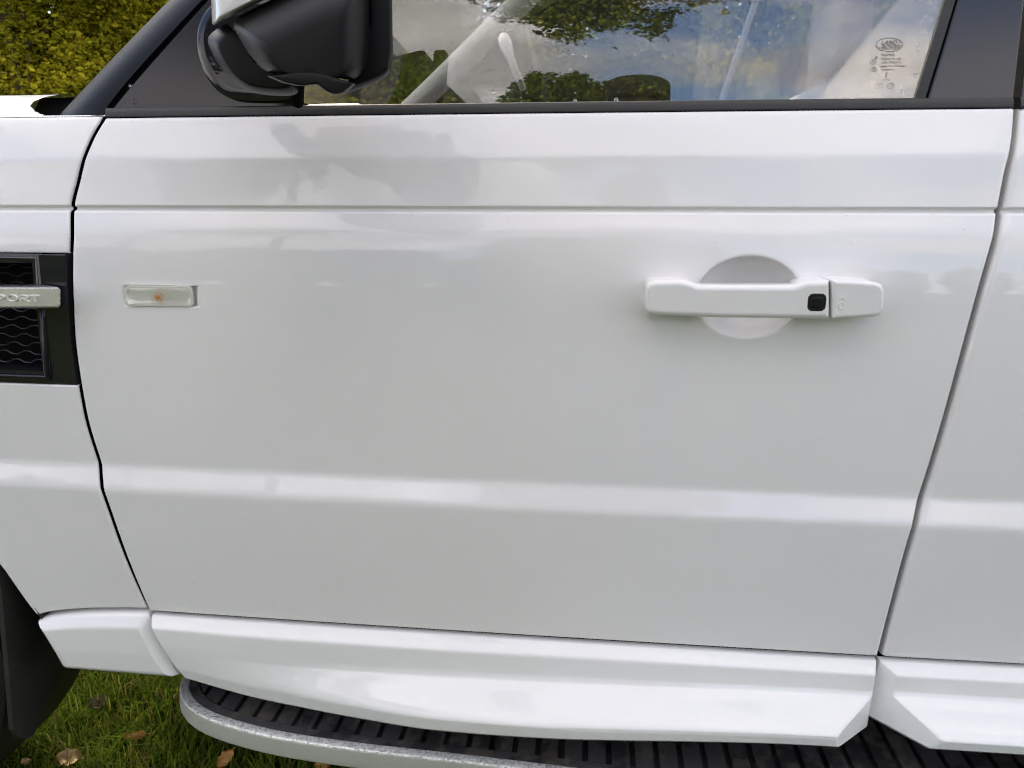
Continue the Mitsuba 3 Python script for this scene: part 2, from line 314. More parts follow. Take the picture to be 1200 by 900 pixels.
# trees and bushes on the photographer's side; the window and the paint mirror them
TPAL = ((.06, .085, .02), (.13, .155, .035), (.22, .22, .06))
t1 = shrub_geo(3.6, 2.8, 14.5, 26000, .062, 41, TPAL, hole=.47, z0=6.9, clump=1.1)
bent = [np.array([-6.4+5.0*max(0, q-9.0)/3.0, 0, q]) for q in np.linspace(0, 12, 15)]
r41 = np.random.default_rng(41); lb = [tube(np.array(bent), np.linspace(.19, .06, 15))]
for q in range(9):
    b0_ = bent[11+q % 4]; e_ = np.array([r41.uniform(-2.6, 2.4), r41.uniform(-1.6, 1.6), r41.uniform(10.2, 13.0)]); lb.append(tube(np.array([b0_+(e_-b0_)*u for u in np.linspace(0, 1, 5)]), np.linspace(.05, .012, 5), 6))
t1 = (t1[0], t1[1], cat_(lb))
t2 = shrub_geo(1.5, 1.5, 6.6, 16000, .06, 57, TPAL, hole=.38, z0=.3)
TG = [dict(crown=mikit.ply(m, 'm_leaf_hedge', color=c), trunk=mikit.ply(t, 'm_bark', smooth=True)) for m, c, t in (t1, t2)]
for x, y, g, rot, sc, lab in [(0.1, -12.6, 0, 0, 1.0, 'tall tree with an airy crown mirrored in the side window'), (-9.0, -15, 0, 40, 1.05, 'tall tree beyond the front of the car, on the photographer side'), (-.75, -12.5, 1, 20, 1.16, 'rounded bush mirrored low in the side window'),
        (14.0, -20, 1, 90, .9, 'bush beyond the rear of the car facing the door'), (-16.0, -18, 1, 10, 1.1, 'bush beyond the front of the car facing the door')]:
    put_tree('tree' if g == 0 else 'bush', TG[g], [x, y, 0], rot, lab, 'tree' if g == 0 else 'bush', None, sc)

rq = np.random.default_rng(12)
for i in range(11):
    put_tree('bush', TG[1], [-14.5+1.28*i, -14.5-rq.uniform(0, 1.5), -.1], rq.uniform(0, 360), f'bush in the left run of the mirrored row, {NUM[i]} from the front of the car', 'bush', 'bushes in a row facing the door', rq.uniform(.62, .95))
for i in range(9):
    put_tree('bush', TG[1], [1.0+1.9*i, -19-rq.uniform(0, 3), -.2], rq.uniform(0, 360), f'lower bush in the right run of the mirrored row, {NUM[i]} towards the rear', 'bush', 'bushes in a row facing the door', rq.uniform(.5, .78))

# ================================================================== THE CAR
CAR = 'car'
tag(CAR, 'white off-road car parked on the lawn, its front passenger door filling the view', 'car')
GAPF = curve_x([(119, 142), (108, 160), (98, 183), (91, 210), (86, 246), (83, 275), (82, 305), (82.5, 345), (87, 415), (98, 482), (116, 545), (124, 590), (146, 652), (174, 718)])
GAPR = curve_x([(1192, 124), (1192, 135), (1190, 160), (1183, 195), (1170, 246), (1153, 330), (1131, 410), (1106, 500), (1080, 583), (1072, 620), (1052, 690), (1030, 774)])
ZSEAM = body(600, 747)[2]
zrow = lambda a, b, n: np.linspace(a, b, n)
ZC = {k: body(600, k)[2] for k in (183, 247, 273, 298, 450, 566, 597)}
fine = np.concatenate([ZC[k]+np.linspace(-.012, .012, 17) for k in (183, 247, 273, 566, 597)])
def rows(a, b, step=.004, extra=()):
    z = np.unique(np.round(np.r_[np.arange(a, b, step), b, fine, np.array(extra)], 5)); z = z[(z >= a) & (z <= b)]
    keep = [z[0]]
    for q in z[1:]:
        if q-keep[-1] > .0009: keep.append(q)
    keep[-1] = b
    return np.array(keep)

# front door skin with the finger cup behind the handle
cc = body(877, 348); cup_c = (cc[0], cc[2])
cup_a, cup_b = (body(938, 348)[0]-body(815, 348)[0])/2, (body(877, 301)[2]-body(877, 395)[2])/2
lamp_l, lamp_r = body(148, 347), body(232, 347)
def cup(X, Z):
    q = np.sqrt(((X-cup_c[0])/cup_a)**2+((Z-cup_c[1])/cup_b)**2)
    d = 0.032*np.clip(1-q**2, 0, 1)**.6
    s = np.clip((q-1)/.06, 0, 1)
    return d*np.clip((1-q)/.05, 0, 1)**.3 + .0009*(1-s)*(q > 1) + .0009*(q <= 1)
lx0, lx1 = body(147, 347)[0], body(231, 347)[0]; lz1, lz0 = body(190, 334.5)[2], body(190, 359.5)[2]
def lamp_recess(X, Z):
    d = np.minimum(np.minimum(X-lx0, lx1-X), np.minimum(Z-lz0, lz1-Z))
    return .006*np.clip(d/.0018, 0, 1)
xe = np.arange(cup_c[0]-cup_a-.006, cup_c[0]+cup_a+.006, .0011)
dm = panel(rows(ZSEAM+.0002, ZTOP, .0045, np.r_[np.arange(cup_c[1]-cup_b-.006, cup_c[1]+cup_b+.006, .0011), lz0+np.linspace(-.002, .004, 7), lz1+np.linspace(-.004, .002, 7)]),
    lambda z: GAPF(z)+.0032, lambda z: GAPR(z)-.0034, xs_extra=xe, step=.0042, disp=lambda X, Z: cup(X, Z)+lamp_recess(X, Z), r=.003)
DOOR = f'{CAR}__front_door'
add(f'{DOOR}__skin', dm, 'm_paint')
labels[DOOR] = {'label': 'glossy white front passenger door with a beltline groove and a lower crease'}

# front fender round the side vent, with the wheel arch at its lower left
arch = [(-.775, .398), (-.809, .488), (-.849, .569), (-.905, .655), (-.99, .735), (-1.11, .79), (-1.25, .81), (-1.39, .79), (-1.51, .735), (-1.595, .655), (-1.65, .57)]
ap = np.array(arch)
ARCH = lambda z: float(np.interp(z, ap[:7, 1], ap[:7, 0]))
zv1, zv0 = body(70, 298)[2], body(80, 450.5)[2]
FX = -1.72
vent_l = -.98
fl_ = panel(rows(zv1+.0012, ZTOP+.002, .005), lambda z: FX, lambda z: GAPF(z)-.0030, step=.012, rflange=.0015)
fm_ = panel(rows(zv0-.0012, zv1+.0012, .005), lambda z: FX, lambda z: vent_l, step=.012, top=False, bottom=False)
ZFS = body(100, 717)[2]
fsp = np.array(sorted([tuple(body(*p)) for p in [(38, 725.5), (60, 720.5), (88, 717.6), (120, 716.4), (174, 717.2)]]))
ZSX = PchipInterpolator(np.r_[-1.0, fsp[:, 0], -.5], np.r_[fsp[0, 2]-.01, fsp[:, 2], fsp[-1, 2]])
fb_ = panel(rows(.812, zv0-.0012, .005), lambda z: FX, lambda z: GAPF(z)-.0030, step=.012, rflange=.0015, bottom=False)
fc_ = panel(rows(ZFS+.0006, .812, .005), lambda z: ARCH(z), lambda z: GAPF(z)-.0030, step=.006, rflange=.0015, top=False)
v_ = fc_.vertices.copy(); lo_ = v_[:, 2] < .62; v_[lo_, 2] += (ZSX(np.clip(v_[lo_, 0], -.95, -.5))-ZFS)*np.clip((.62-v_[lo_, 2])/(.62-ZFS), 0, 1.02); fc_.vertices = v_
fd_ = panel(rows(.45, .812, .006), lambda z: FX, lambda z: -2.5-ARCH(z), step=.02, top=False)
add(f'{CAR}__front_fender', cat_([fl_, fm_, fb_, fc_, fd_]), 'm_paint')
# shoulder of the fender rolling over to the bonnet
X = np.linspace(FX, -.52, 60); t = np.linspace(0, 1, 24)
def shoulder(x, t, edge=0.0):
    y0 = float(S(x, ZTOP+.002)); z0 = ZTOP+.002
    yy = y0+.004+.10*t; z = z0+.001+.040*(t**.75)
    return (x, yy, z)
Pg = np.array([[shoulder(x, q) for x in X] for q in t])
x_b = np.linspace(FX, -.72, 40)
bon = np.array([[(x, float(S(x, ZTOP))+.106+.75*q, ZTOP+.044+.05*math.sin(min(q*1.6, 1.57))-.02*(max(0, -1.0-x))) for x in x_b] for q in np.linspace(0, 1, 20)])
add(f'{CAR}__bonnet', grid_mesh(bon), 'm_paint')
sx, st_n = np.linspace(FX, -.60, 420), np.linspace(0, 1, 60)
sh = np.array([[shoulder(x, q) for x in sx] for q in st_n])
shm = grid_mesh(sh)
rec = shapely.Polygon([(-.775, .0), (-.782, .25), (-.772, .55), (-.745, .85), (-.71, 1.01), (-.55, 1.01), (-.55, -.2), (-.76, -.2)][::-1]).buffer(.0)
fc3 = shm.faces; tx = sh.reshape(-1, 3)[fc3].mean(1); tq = (tx[:, 1]-np.array([float(S(a, ZTOP+.002)) for a in tx[:, 0]])-.004)/.10
def in_rec(x, t):
    xc = np.interp(t, [0, .12, .35, .6, .85, 1.0], REC_X); return x > xc
REC_X = [aty(*p)[0] for p in [(52, 139, YTOP+.01), (36, 136, YTOP+.016), (31, 131, YTOP+.04), (36, 124, YTOP+.065), (50, 118, YTOP+.09), (64, 115, YTOP+.104)]]
shm.update_faces(~(in_rec(tx[:, 0], tq) & (tq > .015))); shm.remove_unreferenced_vertices()
add(f'{CAR}__front_fender_shoulder', shm, 'm_paint')
x_c = np.linspace(-.80, -.60, 14)
basin = np.array([[(x-.03, YTOP+.01+.012*x*x+.115*q, ZTOP-.02+.061*q**2.5) for x in x_c] for q in np.linspace(0, 1, 12)])
add(f'{CAR}__scuttle_recess', grid_mesh(basin), 'm_satin')
# rear door, rear quarter and the inner body behind the gaps
ZS2 = ZSEAM
add(f'{CAR}__rear_door__skin', panel(rows(ZSEAM-.0022, ZTOP, .005), lambda z: GAPR(z)+.0042, lambda z: 1.42, step=.012, r=.0065), 'm_paint')
add(f'{CAR}__rear_quarter', panel(rows(.80, ZTOP, .01), lambda z: 1.426, lambda z: 2.45, step=.03), 'm_paint')
inz = np.linspace(.42, ZTOP-.004, 40)
IX, IZ = np.meshgrid(np.linspace(-.80, 2.4, 60), inz, indexing='ij')
add(f'{CAR}__inner_body', grid_mesh(np.stack([IX, S(IX, IZ)+.042, IZ], -1)), 'm_dark')

# ------------------------------------------------------------------ sill trims
s_z = np.array([0, .03, .115, .15, .40, .47, .55, .70, .76, .80, .985, 1.0])
def sill(xs, xl, xr, ztop, zbot, flare, kl, kr, under=.05, step2=None):
    """Lower trim: bevel, upright, a flare that grows along its length, and the lower lip; prot is how far it stands out."""
    ss = np.unique(np.r_[np.linspace(0, 1, 90)])
    V = []
    for s in ss:
        row = []
        for u in xs:
            z = None
            zt = ztop; x0, x1 = xl(s), xr(s); x = x0+u*(x1-x0); zb = zbot(x); z = zt+(zb-zt)*s
            a = flare(x)
            base = [.0, .006, .017, .0175, .0178, .0175, .017, .0155, .015, .0145, .010, .006]
            full = [.0, .006, .017, .0178, .0185, .021, .033, .060, .067, .0695, .066, .062]
            p = np.interp(s, s_z, base)*(1-a)+np.interp(s, s_z, full)*a
            row.append((x, z, p, min((x-x0)/kl+.0005, (x1-x)/kr+.0005, np.interp(x1-x, *step2)+.0005 if step2 else 9)))
        V.append(row)
    V = np.array(V)
    P_ = gaussian_filter1d(V[..., 2], 1.1, axis=0, mode='nearest')
    P_ = np.minimum(P_, V[..., 3])
    yb = np.array([[float(prof(max(z, ZG[0]))) for z in r_] for r_ in V[:, :1, 1]])
    base_y = float(prof(ZSEAM))+.012*V[..., 0]**2
    Y = base_y-P_
    G = np.stack([V[..., 0], Y, V[..., 1]], -1)
    lip = G[-1:].copy(); lip[..., 2] -= .004; lip[..., 1] += .004
    lip2 = lip.copy(); lip2[..., 1] += under; lip2[..., 2] += .004
    top = G[:1].copy(); top[..., 1] += .010
    G = np.concatenate([top, G, lip, lip2], 0)
    e0, e1 = G[:, :1].copy(), G[:, -1:].copy(); e0[..., 1] += .03; e1[..., 1] += .03
    return grid_mesh(np.concatenate([e0, G, e1], 1))
def ends(n, w=.08):
    a = np.linspace(0, 1, 26)**1.5*w
    return np.unique(np.r_[a, np.linspace(w, 1-w, n), 1-a])
by = float(prof(ZSEAM))
def bottom_pt(px, py, p): q = aty(px, py, by-p); return q
B = np.array([np.r_[bottom_pt(*p)] for p in [(215, 797, .008), (330, 829, .024), (480, 853, .05), (650, 866, .063), (985, 878, .066)]])
zb = PchipInterpolator(np.r_[B[:, 0], .6], np.r_[B[:, 2], B[-1, 2]]); 
fl = PchipInterpolator([B[0, 0], -.47, -.33, -.2, 0.0, 3.0], [0.0, .12, .50, .82, 1.0, 1.0])
L0, L1 = aty(176, 720, by), aty(214, 796, by-.01)
R0, R1 = aty(1028, 775, by), aty(1006, 872, by-.03)
add(f'{DOOR}__sill_trim', sill(ends(150), lambda s: L0[0]+(L1[0]-L0[0])*s**1.2, lambda s: R0[0]-.001-.003*s, ZSEAM-.0012, lambda x: float(zb(np.clip(x, B[0, 0], .5))), lambda x: float(fl(max(x, B[0, 0]))), .22, .2, step2=([0, .0045, .0045+.050*1.1], [0, .0182, .0682])), 'm_sill')
q0 = aty(1032, 775, by)
zbr = aty(1130, 882, by-.064)[2]
add(f'{CAR}__rear_door__sill_trim', sill(ends(60), lambda s: q0[0]-.012*s, lambda s: 1.42, ZSEAM-.0012, lambda x: zbr, lambda x: 1.0, .95, .3), 'm_sill')
# short trim under the fender
def fsill():
    zt, z1 = ZFS-.0012, aty(140, 791, by-.006)[2]
    ss = np.linspace(0, 1, 40)
    a1, a0 = aty(172, 717, by), aty(208, 796, by)
    V = []
    for s in ss:
        z = zt+(z1-zt)*s+0
        x0, x1 = (ARCH(z) if z > .398 else -.775+.5*(.398-z)), a1[0]+(a0[0]-a1[0])*s-.0015
        p = np.interp(s, [0, .03, .16, .2, .6, .93, 1], [0, .005, .014, .0148, .014, .011, .006])
        u = np.r_[0, .003, .008, np.linspace(.015, .8, 30), 1-np.linspace(1, 0, 20)**1.6*.2]; u = np.unique(u)
        for w in u:
            x = x0+w*(x1-x0)
            V.append((x, by+.012*x*x-min(p, (x1-x)/1.0, .0055+(x-x0)/.5), z+(float(ZSX(np.clip(x, -.95, -.5)))-ZFS)*(1-s)-.003*math.exp(-((x+.74)/.03)**2)*0+.0))
    G = np.array(V).reshape(len(ss), -1, 3)
    t0 = G[:1].copy(); t0[..., 1] += .02; G = np.concatenate([t0, G], 0)
    lip = G[-1:].copy(); lip[..., 2] -= .003; lip[..., 1] += .006; l2 = lip.copy(); l2[..., 1] += .05
    G = np.concatenate([G, lip, l2], 0)
    e0, e1 = G[:, :1].copy(), G[:, -1:].copy(); e0[..., 1] += .02; e1[..., 1] += .02
    return grid_mesh(np.concatenate([e0, G, e1], 1))
add(f'{CAR}__fender_trim', fsill(), 'm_sill')

# ------------------------------------------------------------------ wheel arch: mud flap, liner, wheels
fp = [aty(22, 878, .02), aty(45, 873, .05)]
flap = []
for t in np.linspace(0, 1, 14):
    z = .60-(.60-fp[0][2])*t; x = -.865-(-.865-fp[0][0])*t**1.3
    row = []
    for y in np.linspace(.015, .15, 18):
        w_ = y-.015
        zb_ = fp[0][2]+float(fillet(w_, .05))*.8+.9*max(0, w_-.03)
        row.append((x+.006*math.sin(y*18), y, .60-(.60-zb_)*t))
    flap.append(row)
flap = np.array(flap); fl2 = flap.copy(); fl2[..., 0] -= .008
ring = grid_mesh(np.concatenate([flap, fl2[::-1], flap[:1]], 0)); side = grid_mesh(np.stack([flap[:, 0], fl2[:, 0]], 1)); side2 = grid_mesh(np.stack([flap[:, -1], fl2[:, -1]], 1))
add(f'{CAR}__mud_flap', cat_([ring, side, side2]), 'm_flap', smooth=40)
lin = np.array([[(x+.006*(x > -1.25)*0, y, z) for y in np.linspace(.012, .42, 8)] for x, z in [(-.778, .40), (-.812, .49), (-.852, .572), (-.908, .658), (-.992, .738), (-1.11, .793), (-1.25, .813), (-1.39, .793), (-1.51, .738), (-1.6, .658), (-1.65, .57), (-1.66, .45)]])
add(f'{CAR}__arch_liner', grid_mesh(lin), 'm_flap', smooth=False)
def wheel(xc):
    k = add(f'{CAR}__wheel', trimesh.creation.revolve(np.array([[.25, -.11], [.35, -.125], [.372, -.11], [.378, -.08], [.378, .08], [.372, .11], [.35, .125], [.25, .11], [.25, -.11]]), sections=64), 'm_tyre', smooth=30)
    scene[k]['to_world'] = T().translate([xc, .17, .375]).rotate([1, 0, 0], 90)
    sp = [trimesh.creation.revolve(np.array([[.0, .06], [.05, .06], [.06, .03], [.06, -.02], [0, -.02]]), sections=32), trimesh.creation.revolve(np.array([[.235, .09], [.25, .10], [.255, -.1], [.235, -.1], [.235, .09]]), sections=48)]
    for i in range(10):
        b = box((.05, -.016, .02), (.24, .016, .05), .006); b.apply_transform(trimesh.transformations.rotation_matrix(i*math.pi/5, [0, 0, 1])); sp.append(b)
    k2 = add(k+'__rim', cat_(sp), 'm_silver', smooth=30); scene[k2]['to_world'] = scene[k]['to_world']
wheel(-1.30); wheel(1.75)
add(f'{CAR}__underbody', cat_([box((-.74, .07, .425), (1.3, .17, .50)), box((-.72, .16, .42), (1.3, 1.75, .50)), box((-1.0, .42, .30), (-.62, 1.5, .5)), box((-.2, .9, .28), (1.9, 1.05, .44))]), 'm_dark', smooth=False)

# ------------------------------------------------------------------ running board
ZB = .335
ip = np.array([atz(*p, ZB)[:2] for p in [(219, 799), (221, 810), (226, 820), (237, 829), (253, 836.5), (273, 843), (328, 857), (420, 870.5), (533, 883), (660, 898)]])
ip = np.vstack([[ip[0]+(-.002, .06)], ip, [(.22, -.052), (.6, -.06), (1.0, -.056), (1.35, -.03)]])
d = np.r_[0, np.cumsum(np.linalg.norm(np.diff(ip, axis=0), axis=1))]
sfine = np.linspace(0, d[-1], 260); inner = np.c_[PchipInterpolator(d, ip[:, 0])(sfine), PchipInterpolator(d, ip[:, 1])(sfine)]
inner = gaussian_filter1d(inner, 3, axis=0, mode='nearest')
tg = np.gradient(inner, axis=0); tg /= np.linalg.norm(tg, axis=1, keepdims=True); nr = np.c_[tg[:, 1], -tg[:, 0]]
sec = [(0, -.004), (0, .0005), (.002, .0015), (.011, .001), (.0135, -.0005), (.0150, -.004), (.0165, -.026), (.0155, -.029), (.012, -.030), (-.02, -.030)]
Pb = np.stack([np.c_[inner+nr*o, np.full(len(inner), ZB+h)] for o, h in sec], 1)
RB = f'{CAR}__running_board'
add(f'{RB}__edge_trim', grid_mesh(Pb), 'm_galv', smooth=35)
labels[f'{RB}__edge_trim'] = {'label': 'speckled silver metal edge of the running board'}
pl = np.vstack([inner, [(1.35, .25), (inner[0, 0], .25)]])
tp_ = trimesh.creation.extrude_polygon(shapely.Polygon(pl), .012, engine='earcut'); tp_.apply_translation([0, 0, ZB-.021])
add(f'{RB}__tread_plate', tp_, 'm_tread', smooth=False)
inn_poly = shapely.Polygon(pl).buffer(-.0145)
bd = shapely.Polygon(pl).difference(inn_poly).intersection(shapely.box(-1, -1, 2, .2))
bm = [trimesh.creation.extrude_polygon(g, .0095, engine='earcut') for g in getattr(bd, 'geoms', [bd])]
bm = cat_(bm); bm.apply_translation([0, 0, ZB-.0092]); add(f'{RB}__tread_border', bm, 'm_tread', smooth=False)
x = -.62; scene_pads = 0
while x < 1.3:
    g = inn_poly.buffer(-.0015).intersection(shapely.box(x, -1, x+.0245, .2))
    if g.area > 2e-4:
        if g.geom_type != 'Polygon': g = max(g.geoms, key=lambda q: q.area)
        g = g.simplify(.0015)
        m = trimesh.creation.extrude_polygon(g, .0088, engine='earcut'); m.apply_translation([0, 0, ZB-.0092]); add(f'{RB}__tread_pad', m, 'm_tread', smooth=False)
    x += .033

# ------------------------------------------------------------------ door handle
HY = -.036
hz = lambda pp, y=HY: pxpoly(pp, y)
def bar(outline, y_in, y_out, r, n=260, crown=.0015):
    """A bar with a rounded front edge and slightly crowned face from its outline in the photograph."""
    P = resample(np.array(pxpoly(outline, y_out)), n); P = gaussian_filter1d(P, 1.5, axis=0, mode='wrap')
    Q = gaussian_filter1d(P, 3.5, axis=0, mode='wrap'); t = np.roll(Q, -1, 0)-np.roll(Q, 1, 0); nn = np.c_[-t[:, 1], t[:, 0]]; nn /= np.linalg.norm(nn, axis=1, keepdims=True)
    if ((P.mean(0)-P)*nn).sum() < 0: nn = -nn
    rings = [np.c_[P[:, 0], np.full(n, y_in), P[:, 1]]]
    for a in np.linspace(0, math.pi/2, 10):
        c = P+nn*r*(1-math.cos(a)); rings.append(np.c_[c[:, 0], np.full(n, y_out+r*(1-math.sin(a))), c[:, 1]])
    ring = np.vstack([rings[-1], rings[-1][:1]]); R_ = np.array(rings); R_ = np.concatenate([R_, R_[:, :1]], 1)
    v, f = trimesh.creation.triangulate_polygon(shapely.Polygon(rings[-1][:, [0, 2]]).simplify(.00005), engine='earcut')
    face = trimesh.Trimesh(np.c_[v[:, 0], np.full(len(v), rings[-1][0, 1]), v[:, 1]], f, process=False)
    return grid_mesh(R_), face
def resample(P, n):
    P = np.asarray(P, float); P = np.vstack([P, P[:1]]); d = np.r_[0, np.cumsum(np.linalg.norm(np.diff(P, axis=0), axis=1))]
    return np.c_[np.interp(np.linspace(0, d[-1], n+1)[:-1], d, P[:, 0]), np.interp(np.linspace(0, d[-1], n+1)[:-1], d, P[:, 1])]
H = f'{DOOR}__handle'
import manifold3d as m3
def mani(ms):
    out = None
    for m in ms:
        q = m3.Manifold(m3.Mesh(np.asarray(m.vertices, np.float32), np.asarray(m.faces, np.uint32))); out = q if out is None else out+q
    return out
ft = [(757, 338), (759, 332), (766, 329), (800, 328.5), (808, 330), (818, 334.5), (870, 334.5), (932, 334.5), (939, 332), (946, 329), (972.5, 328.5), (973, 350), (973, 374), (940, 374), (850, 373), (768, 370), (759, 368), (757, 363)]
side_, face_ = bar(ft, HY+.017, HY-.004, .0065)
foot1, _f1 = bar([(757, 338), (759, 332), (766, 329), (800, 328.5), (812, 331), (820, 338), (818, 371), (768, 370), (759, 368), (757, 363)], .014, HY+.004, .004)
foot2, _f2 = bar([(936, 334.5), (946, 329), (972.5, 328.5), (973, 374), (936, 374)], .014, HY+.004, .004)
add(f'{H}', cat_([side_, face_, foot1, foot2]), 'm_paint', smooth=True)
labels[H] = {'label': 'white grab handle over the round finger cup'}
add(f'{DOOR}__handle_cap', cat_(bar([(975.8, 328.5), (1000, 329), (1027, 331), (1034, 334), (1036.5, 340), (1036.5, 362), (1033, 369), (1026, 371.5), (1000, 373), (975.8, 374)], .014, HY-.0035, .0045)), 'm_paint')
bc = aty(957.5, 354.5, HY-.005)
def rsq(c, a, y_in, y_out, r, rc):
    g = shapely.box(c[0]-a, c[2]-a, c[0]+a, c[2]+a).buffer(-rc).buffer(rc); return rprism(list(g.exterior.coords)[:-1], y_in, y_out, r)
add(f'{DOOR}__handle_button', rsq(bc, .0100, HY+.004, HY-.0046, .0008, .0058), 'm_gloss_black', smooth=30)
add(f'{DOOR}__handle_button__face', rsq(bc, .0066, HY+.004, HY-.0062, .0022, .0040), 'm_satin', smooth=30)
mk = aty(986, 358, HY-.0040); 
def ringpts(c, r, a0, a1, y, n=18, e=1.3): return [(c[0]+r*math.cos(t), y, c[2]+e*r*math.sin(t)) for t in np.linspace(a0, a1, n)]
add(f'{DOOR}__handle_cap__lock_mark', cat_([tube(ringpts(mk, .0028, 0, 6.28, mk[1]+.0003), .0007, 6), tube(ringpts((mk[0], 0, mk[2]+.0062), .0024, -.9, 3.6, mk[1]+.0003), .0006, 6)]), 'm_paint')

# ------------------------------------------------------------------ side repeater lamp
LP = f'{DOOR}__side_lamp'
def lbox(x0, x1, z0, z1, rc=.006): return list(shapely.box(x0, z0, x1, z1).buffer(-rc).buffer(rc).exterior.coords)[:-1]
ly = float(S((lx0+lx1)/2, (lz0+lz1)/2))
lx1i = lx1-.006
add(f'{LP}__housing', rprism(lbox(lx0+.0015, lx1i, lz0+.0015, lz1-.0015), ly+.012, ly+.0015, .002), 'm_reflector', smooth=30)
bu, bw = np.meshgrid(np.linspace(-1, 1, 24), np.linspace(-1, 1, 24), indexing='ij'); bxc, bzc = (lx0+lx1i)/2, (lz0+lz1)/2
add(f'{LP}__reflector', grid_mesh(np.stack([bxc+bu*((lx1i-lx0)/2-.003), ly-.0018+.0052*(1-np.abs(bw)**2)*(1-.6*bu**8), bzc+bw*((lz1-lz0)/2-.003)], -1)), 'm_reflector')
rb = []
for i in range(9):
    z = lz0+.0045+i*(lz1-lz0-.009)/8; rb.append(box((lx0+.006, ly-.0026, z-.00025), (lx1i-.006, ly-.0021, z+.00025)))
for i in range(30):
    x = (lx0+lx1)/2-.011+i*.0025
    if x < lx1i-.006: rb.append(box((x-.0004, ly-.0028, lz0+.0055), (x+.0004, ly-.0023, lz1-.0055)))
add(f'{LP}__ribs', cat_(rb), 'm_reflector', smooth=False)
bl = trimesh.creation.icosphere(subdivisions=3, radius=1); bl.apply_scale([.0072, .0028, .0058]); bl.apply_translation([(lx0+lx1)/2-.003, ly-.0003, (lz0+lz1)/2-.001]); add(f'{LP}__bulb', bl, 'm_amber')
rim = shapely.Polygon(lbox(lx0+.001, lx1i, lz0+.001, lz1-.001)); rim = rim.difference(rim.buffer(-.0022))
rm = trimesh.creation.extrude_polygon(rim, .0045, engine='earcut'); v = rm.vertices.copy(); rm.vertices = np.c_[v[:, 0], ly+.0015-v[:, 2], v[:, 1]]; rm.faces = rm.faces[:, ::-1]
gr2 = shapely.Polygon(lbox(lx0-.0006, lx1i+.0008, lz0-.0006, lz1+.0006)).difference(shapely.Polygon(lbox(lx0+.0010, lx1i-.0001, lz0+.0010, lz1-.0010)))
g2 = trimesh.creation.extrude_polygon(gr2, .004, engine='earcut'); v = g2.vertices.copy(); g2.vertices = np.c_[v[:, 0], ly+.0045-v[:, 2], v[:, 1]]; g2.faces = g2.faces[:, ::-1]
add(f'{LP}__gasket', g2, 'm_trim', smooth=False)
add(f'{LP}__lens_rim', rm, 'm_reflector', smooth=False)
add(f'{LP}__lens', rprism(lbox(lx0+.0018, lx1i-.0008, lz0+.0018, lz1-.0018), ly+.0025, ly-.0042, .004), 'm_lens', smooth=True)
labels[f'{LP}'] = {'label': 'clear side repeater lamp with an orange bulb'}

# ------------------------------------------------------------------ side vent
V_ = f'{CAR}__side_vent'
def vy(x): return float(S(x, (zv0+zv1)/2))
vo = body(40, 309); zo1, zo0 = vo[2], body(45, 434)[2]; xo1t, xo1b = body(39, 310)[0], body(49, 432)[0]
xo0 = vent_l+.05
outer = [(vent_l+.001, zv0), (float(GAPF(zv0))-.0034, zv0)]+[(float(GAPF(z))-.0034, z) for z in np.linspace(zv0, zv1, 14)[1:]]+[(vent_l+.001, zv1)]
inner_ = [(xo0, zo0), (xo1b, zo0), (xo1t, zo1), (xo0, zo1)]
gr_ = lambda z: float(GAPF(z))-.0034
sl = lambda z: xo1b+(xo1t-xo1b)*(z-zo0)/(zo1-zo0)
ny = lambda X, Z: .3*S(X, Z)+.7*S(X, .5*(zv0+zv1))-.0004
add(f'{V_}__frame', cat_([panel(np.linspace(zo1+.001, zv1, 10), lambda z: vent_l+.001, gr_, yf=ny, r=.001, bottom=False), panel(np.linspace(zv0, zo0-.001, 10), lambda z: vent_l+.001, gr_, yf=ny, r=.001, top=False),
    panel(np.linspace(zo0-.001, zo1+.001, 30), lambda z: sl(z)+.0005, gr_, yf=ny, r=.001, top=False, bottom=False), panel(np.linspace(zo0-.001, zo1+.001, 30), lambda z: vent_l+.001, lambda z: xo0, yf=ny, r=.001, top=False, bottom=False)]), 'm_gloss_black')
def rim_loft(pl_, secs):
    rings = []
    for off, dy in secs:
        c = np.array(shapely.Polygon(pl_).buffer(off, join_style='mitre').exterior.coords)
        c = c[:-1]; k = np.argmin(c[:, 0]+c[:, 1]*0.1); c = np.roll(c, -k, 0); c = np.vstack([c, c[:1]])
        rings.append(np.c_[c[:, 0], [float(S(x, z))+dy for x, z in c], c[:, 1]])
    return grid_mesh(np.array(rings))
add(f'{V_}__inner_rim', rim_loft(inner_, [(.013, -.0003), (.011, -.0050), (.008, -.0062), (.005, -.0045), (0, .02), (-.003, .03)]), 'm_gloss_black', smooth=50)
add(f'{V_}__back_panel', box((xo0-.02, .055, zo0-.02), (xo1b+.02, .06, zo1+.02)), 'm_dark', smooth=False)
cw, ch = .034, .0118
row = 0; z = zo0-.004
while z < zo1+.01:
    xs = np.arange(xo0-.01, xo1b+.012, cw/4); ph = (row % 2)*math.pi
    zz_ = z+.0022*np.clip(1.6*np.sin(xs/cw*2*math.pi+ph), -1, 1)
    pth = np.array([(a, float(S(a, z))+.020, b) for a, b in zip(xs, zz_)])
    ok = pth[:, 0] < xo1b+.006
    add(f'{V_}__mesh_strand', tube(pth[ok], .0017, 6), 'm_gloss_black')
    z += ch; row += 1
def pxlayer(pp, y): return np.array([aty(a, b, y) for a, b in pp])
bl_ = np.vstack([pxlayer([(-150, 338), (66, 338), (69.5, 340.5), (69.5, 356), (66, 359), (-150, 359.5)], -.026), pxlayer([(-150, 336), (67, 336), (70.8, 339.5), (70.8, 357.5), (67, 361), (-150, 361.5)], -.0225), pxlayer([(-150, 333), (40, 332), (66, 336), (66, 360), (-150, 360)], .0)])
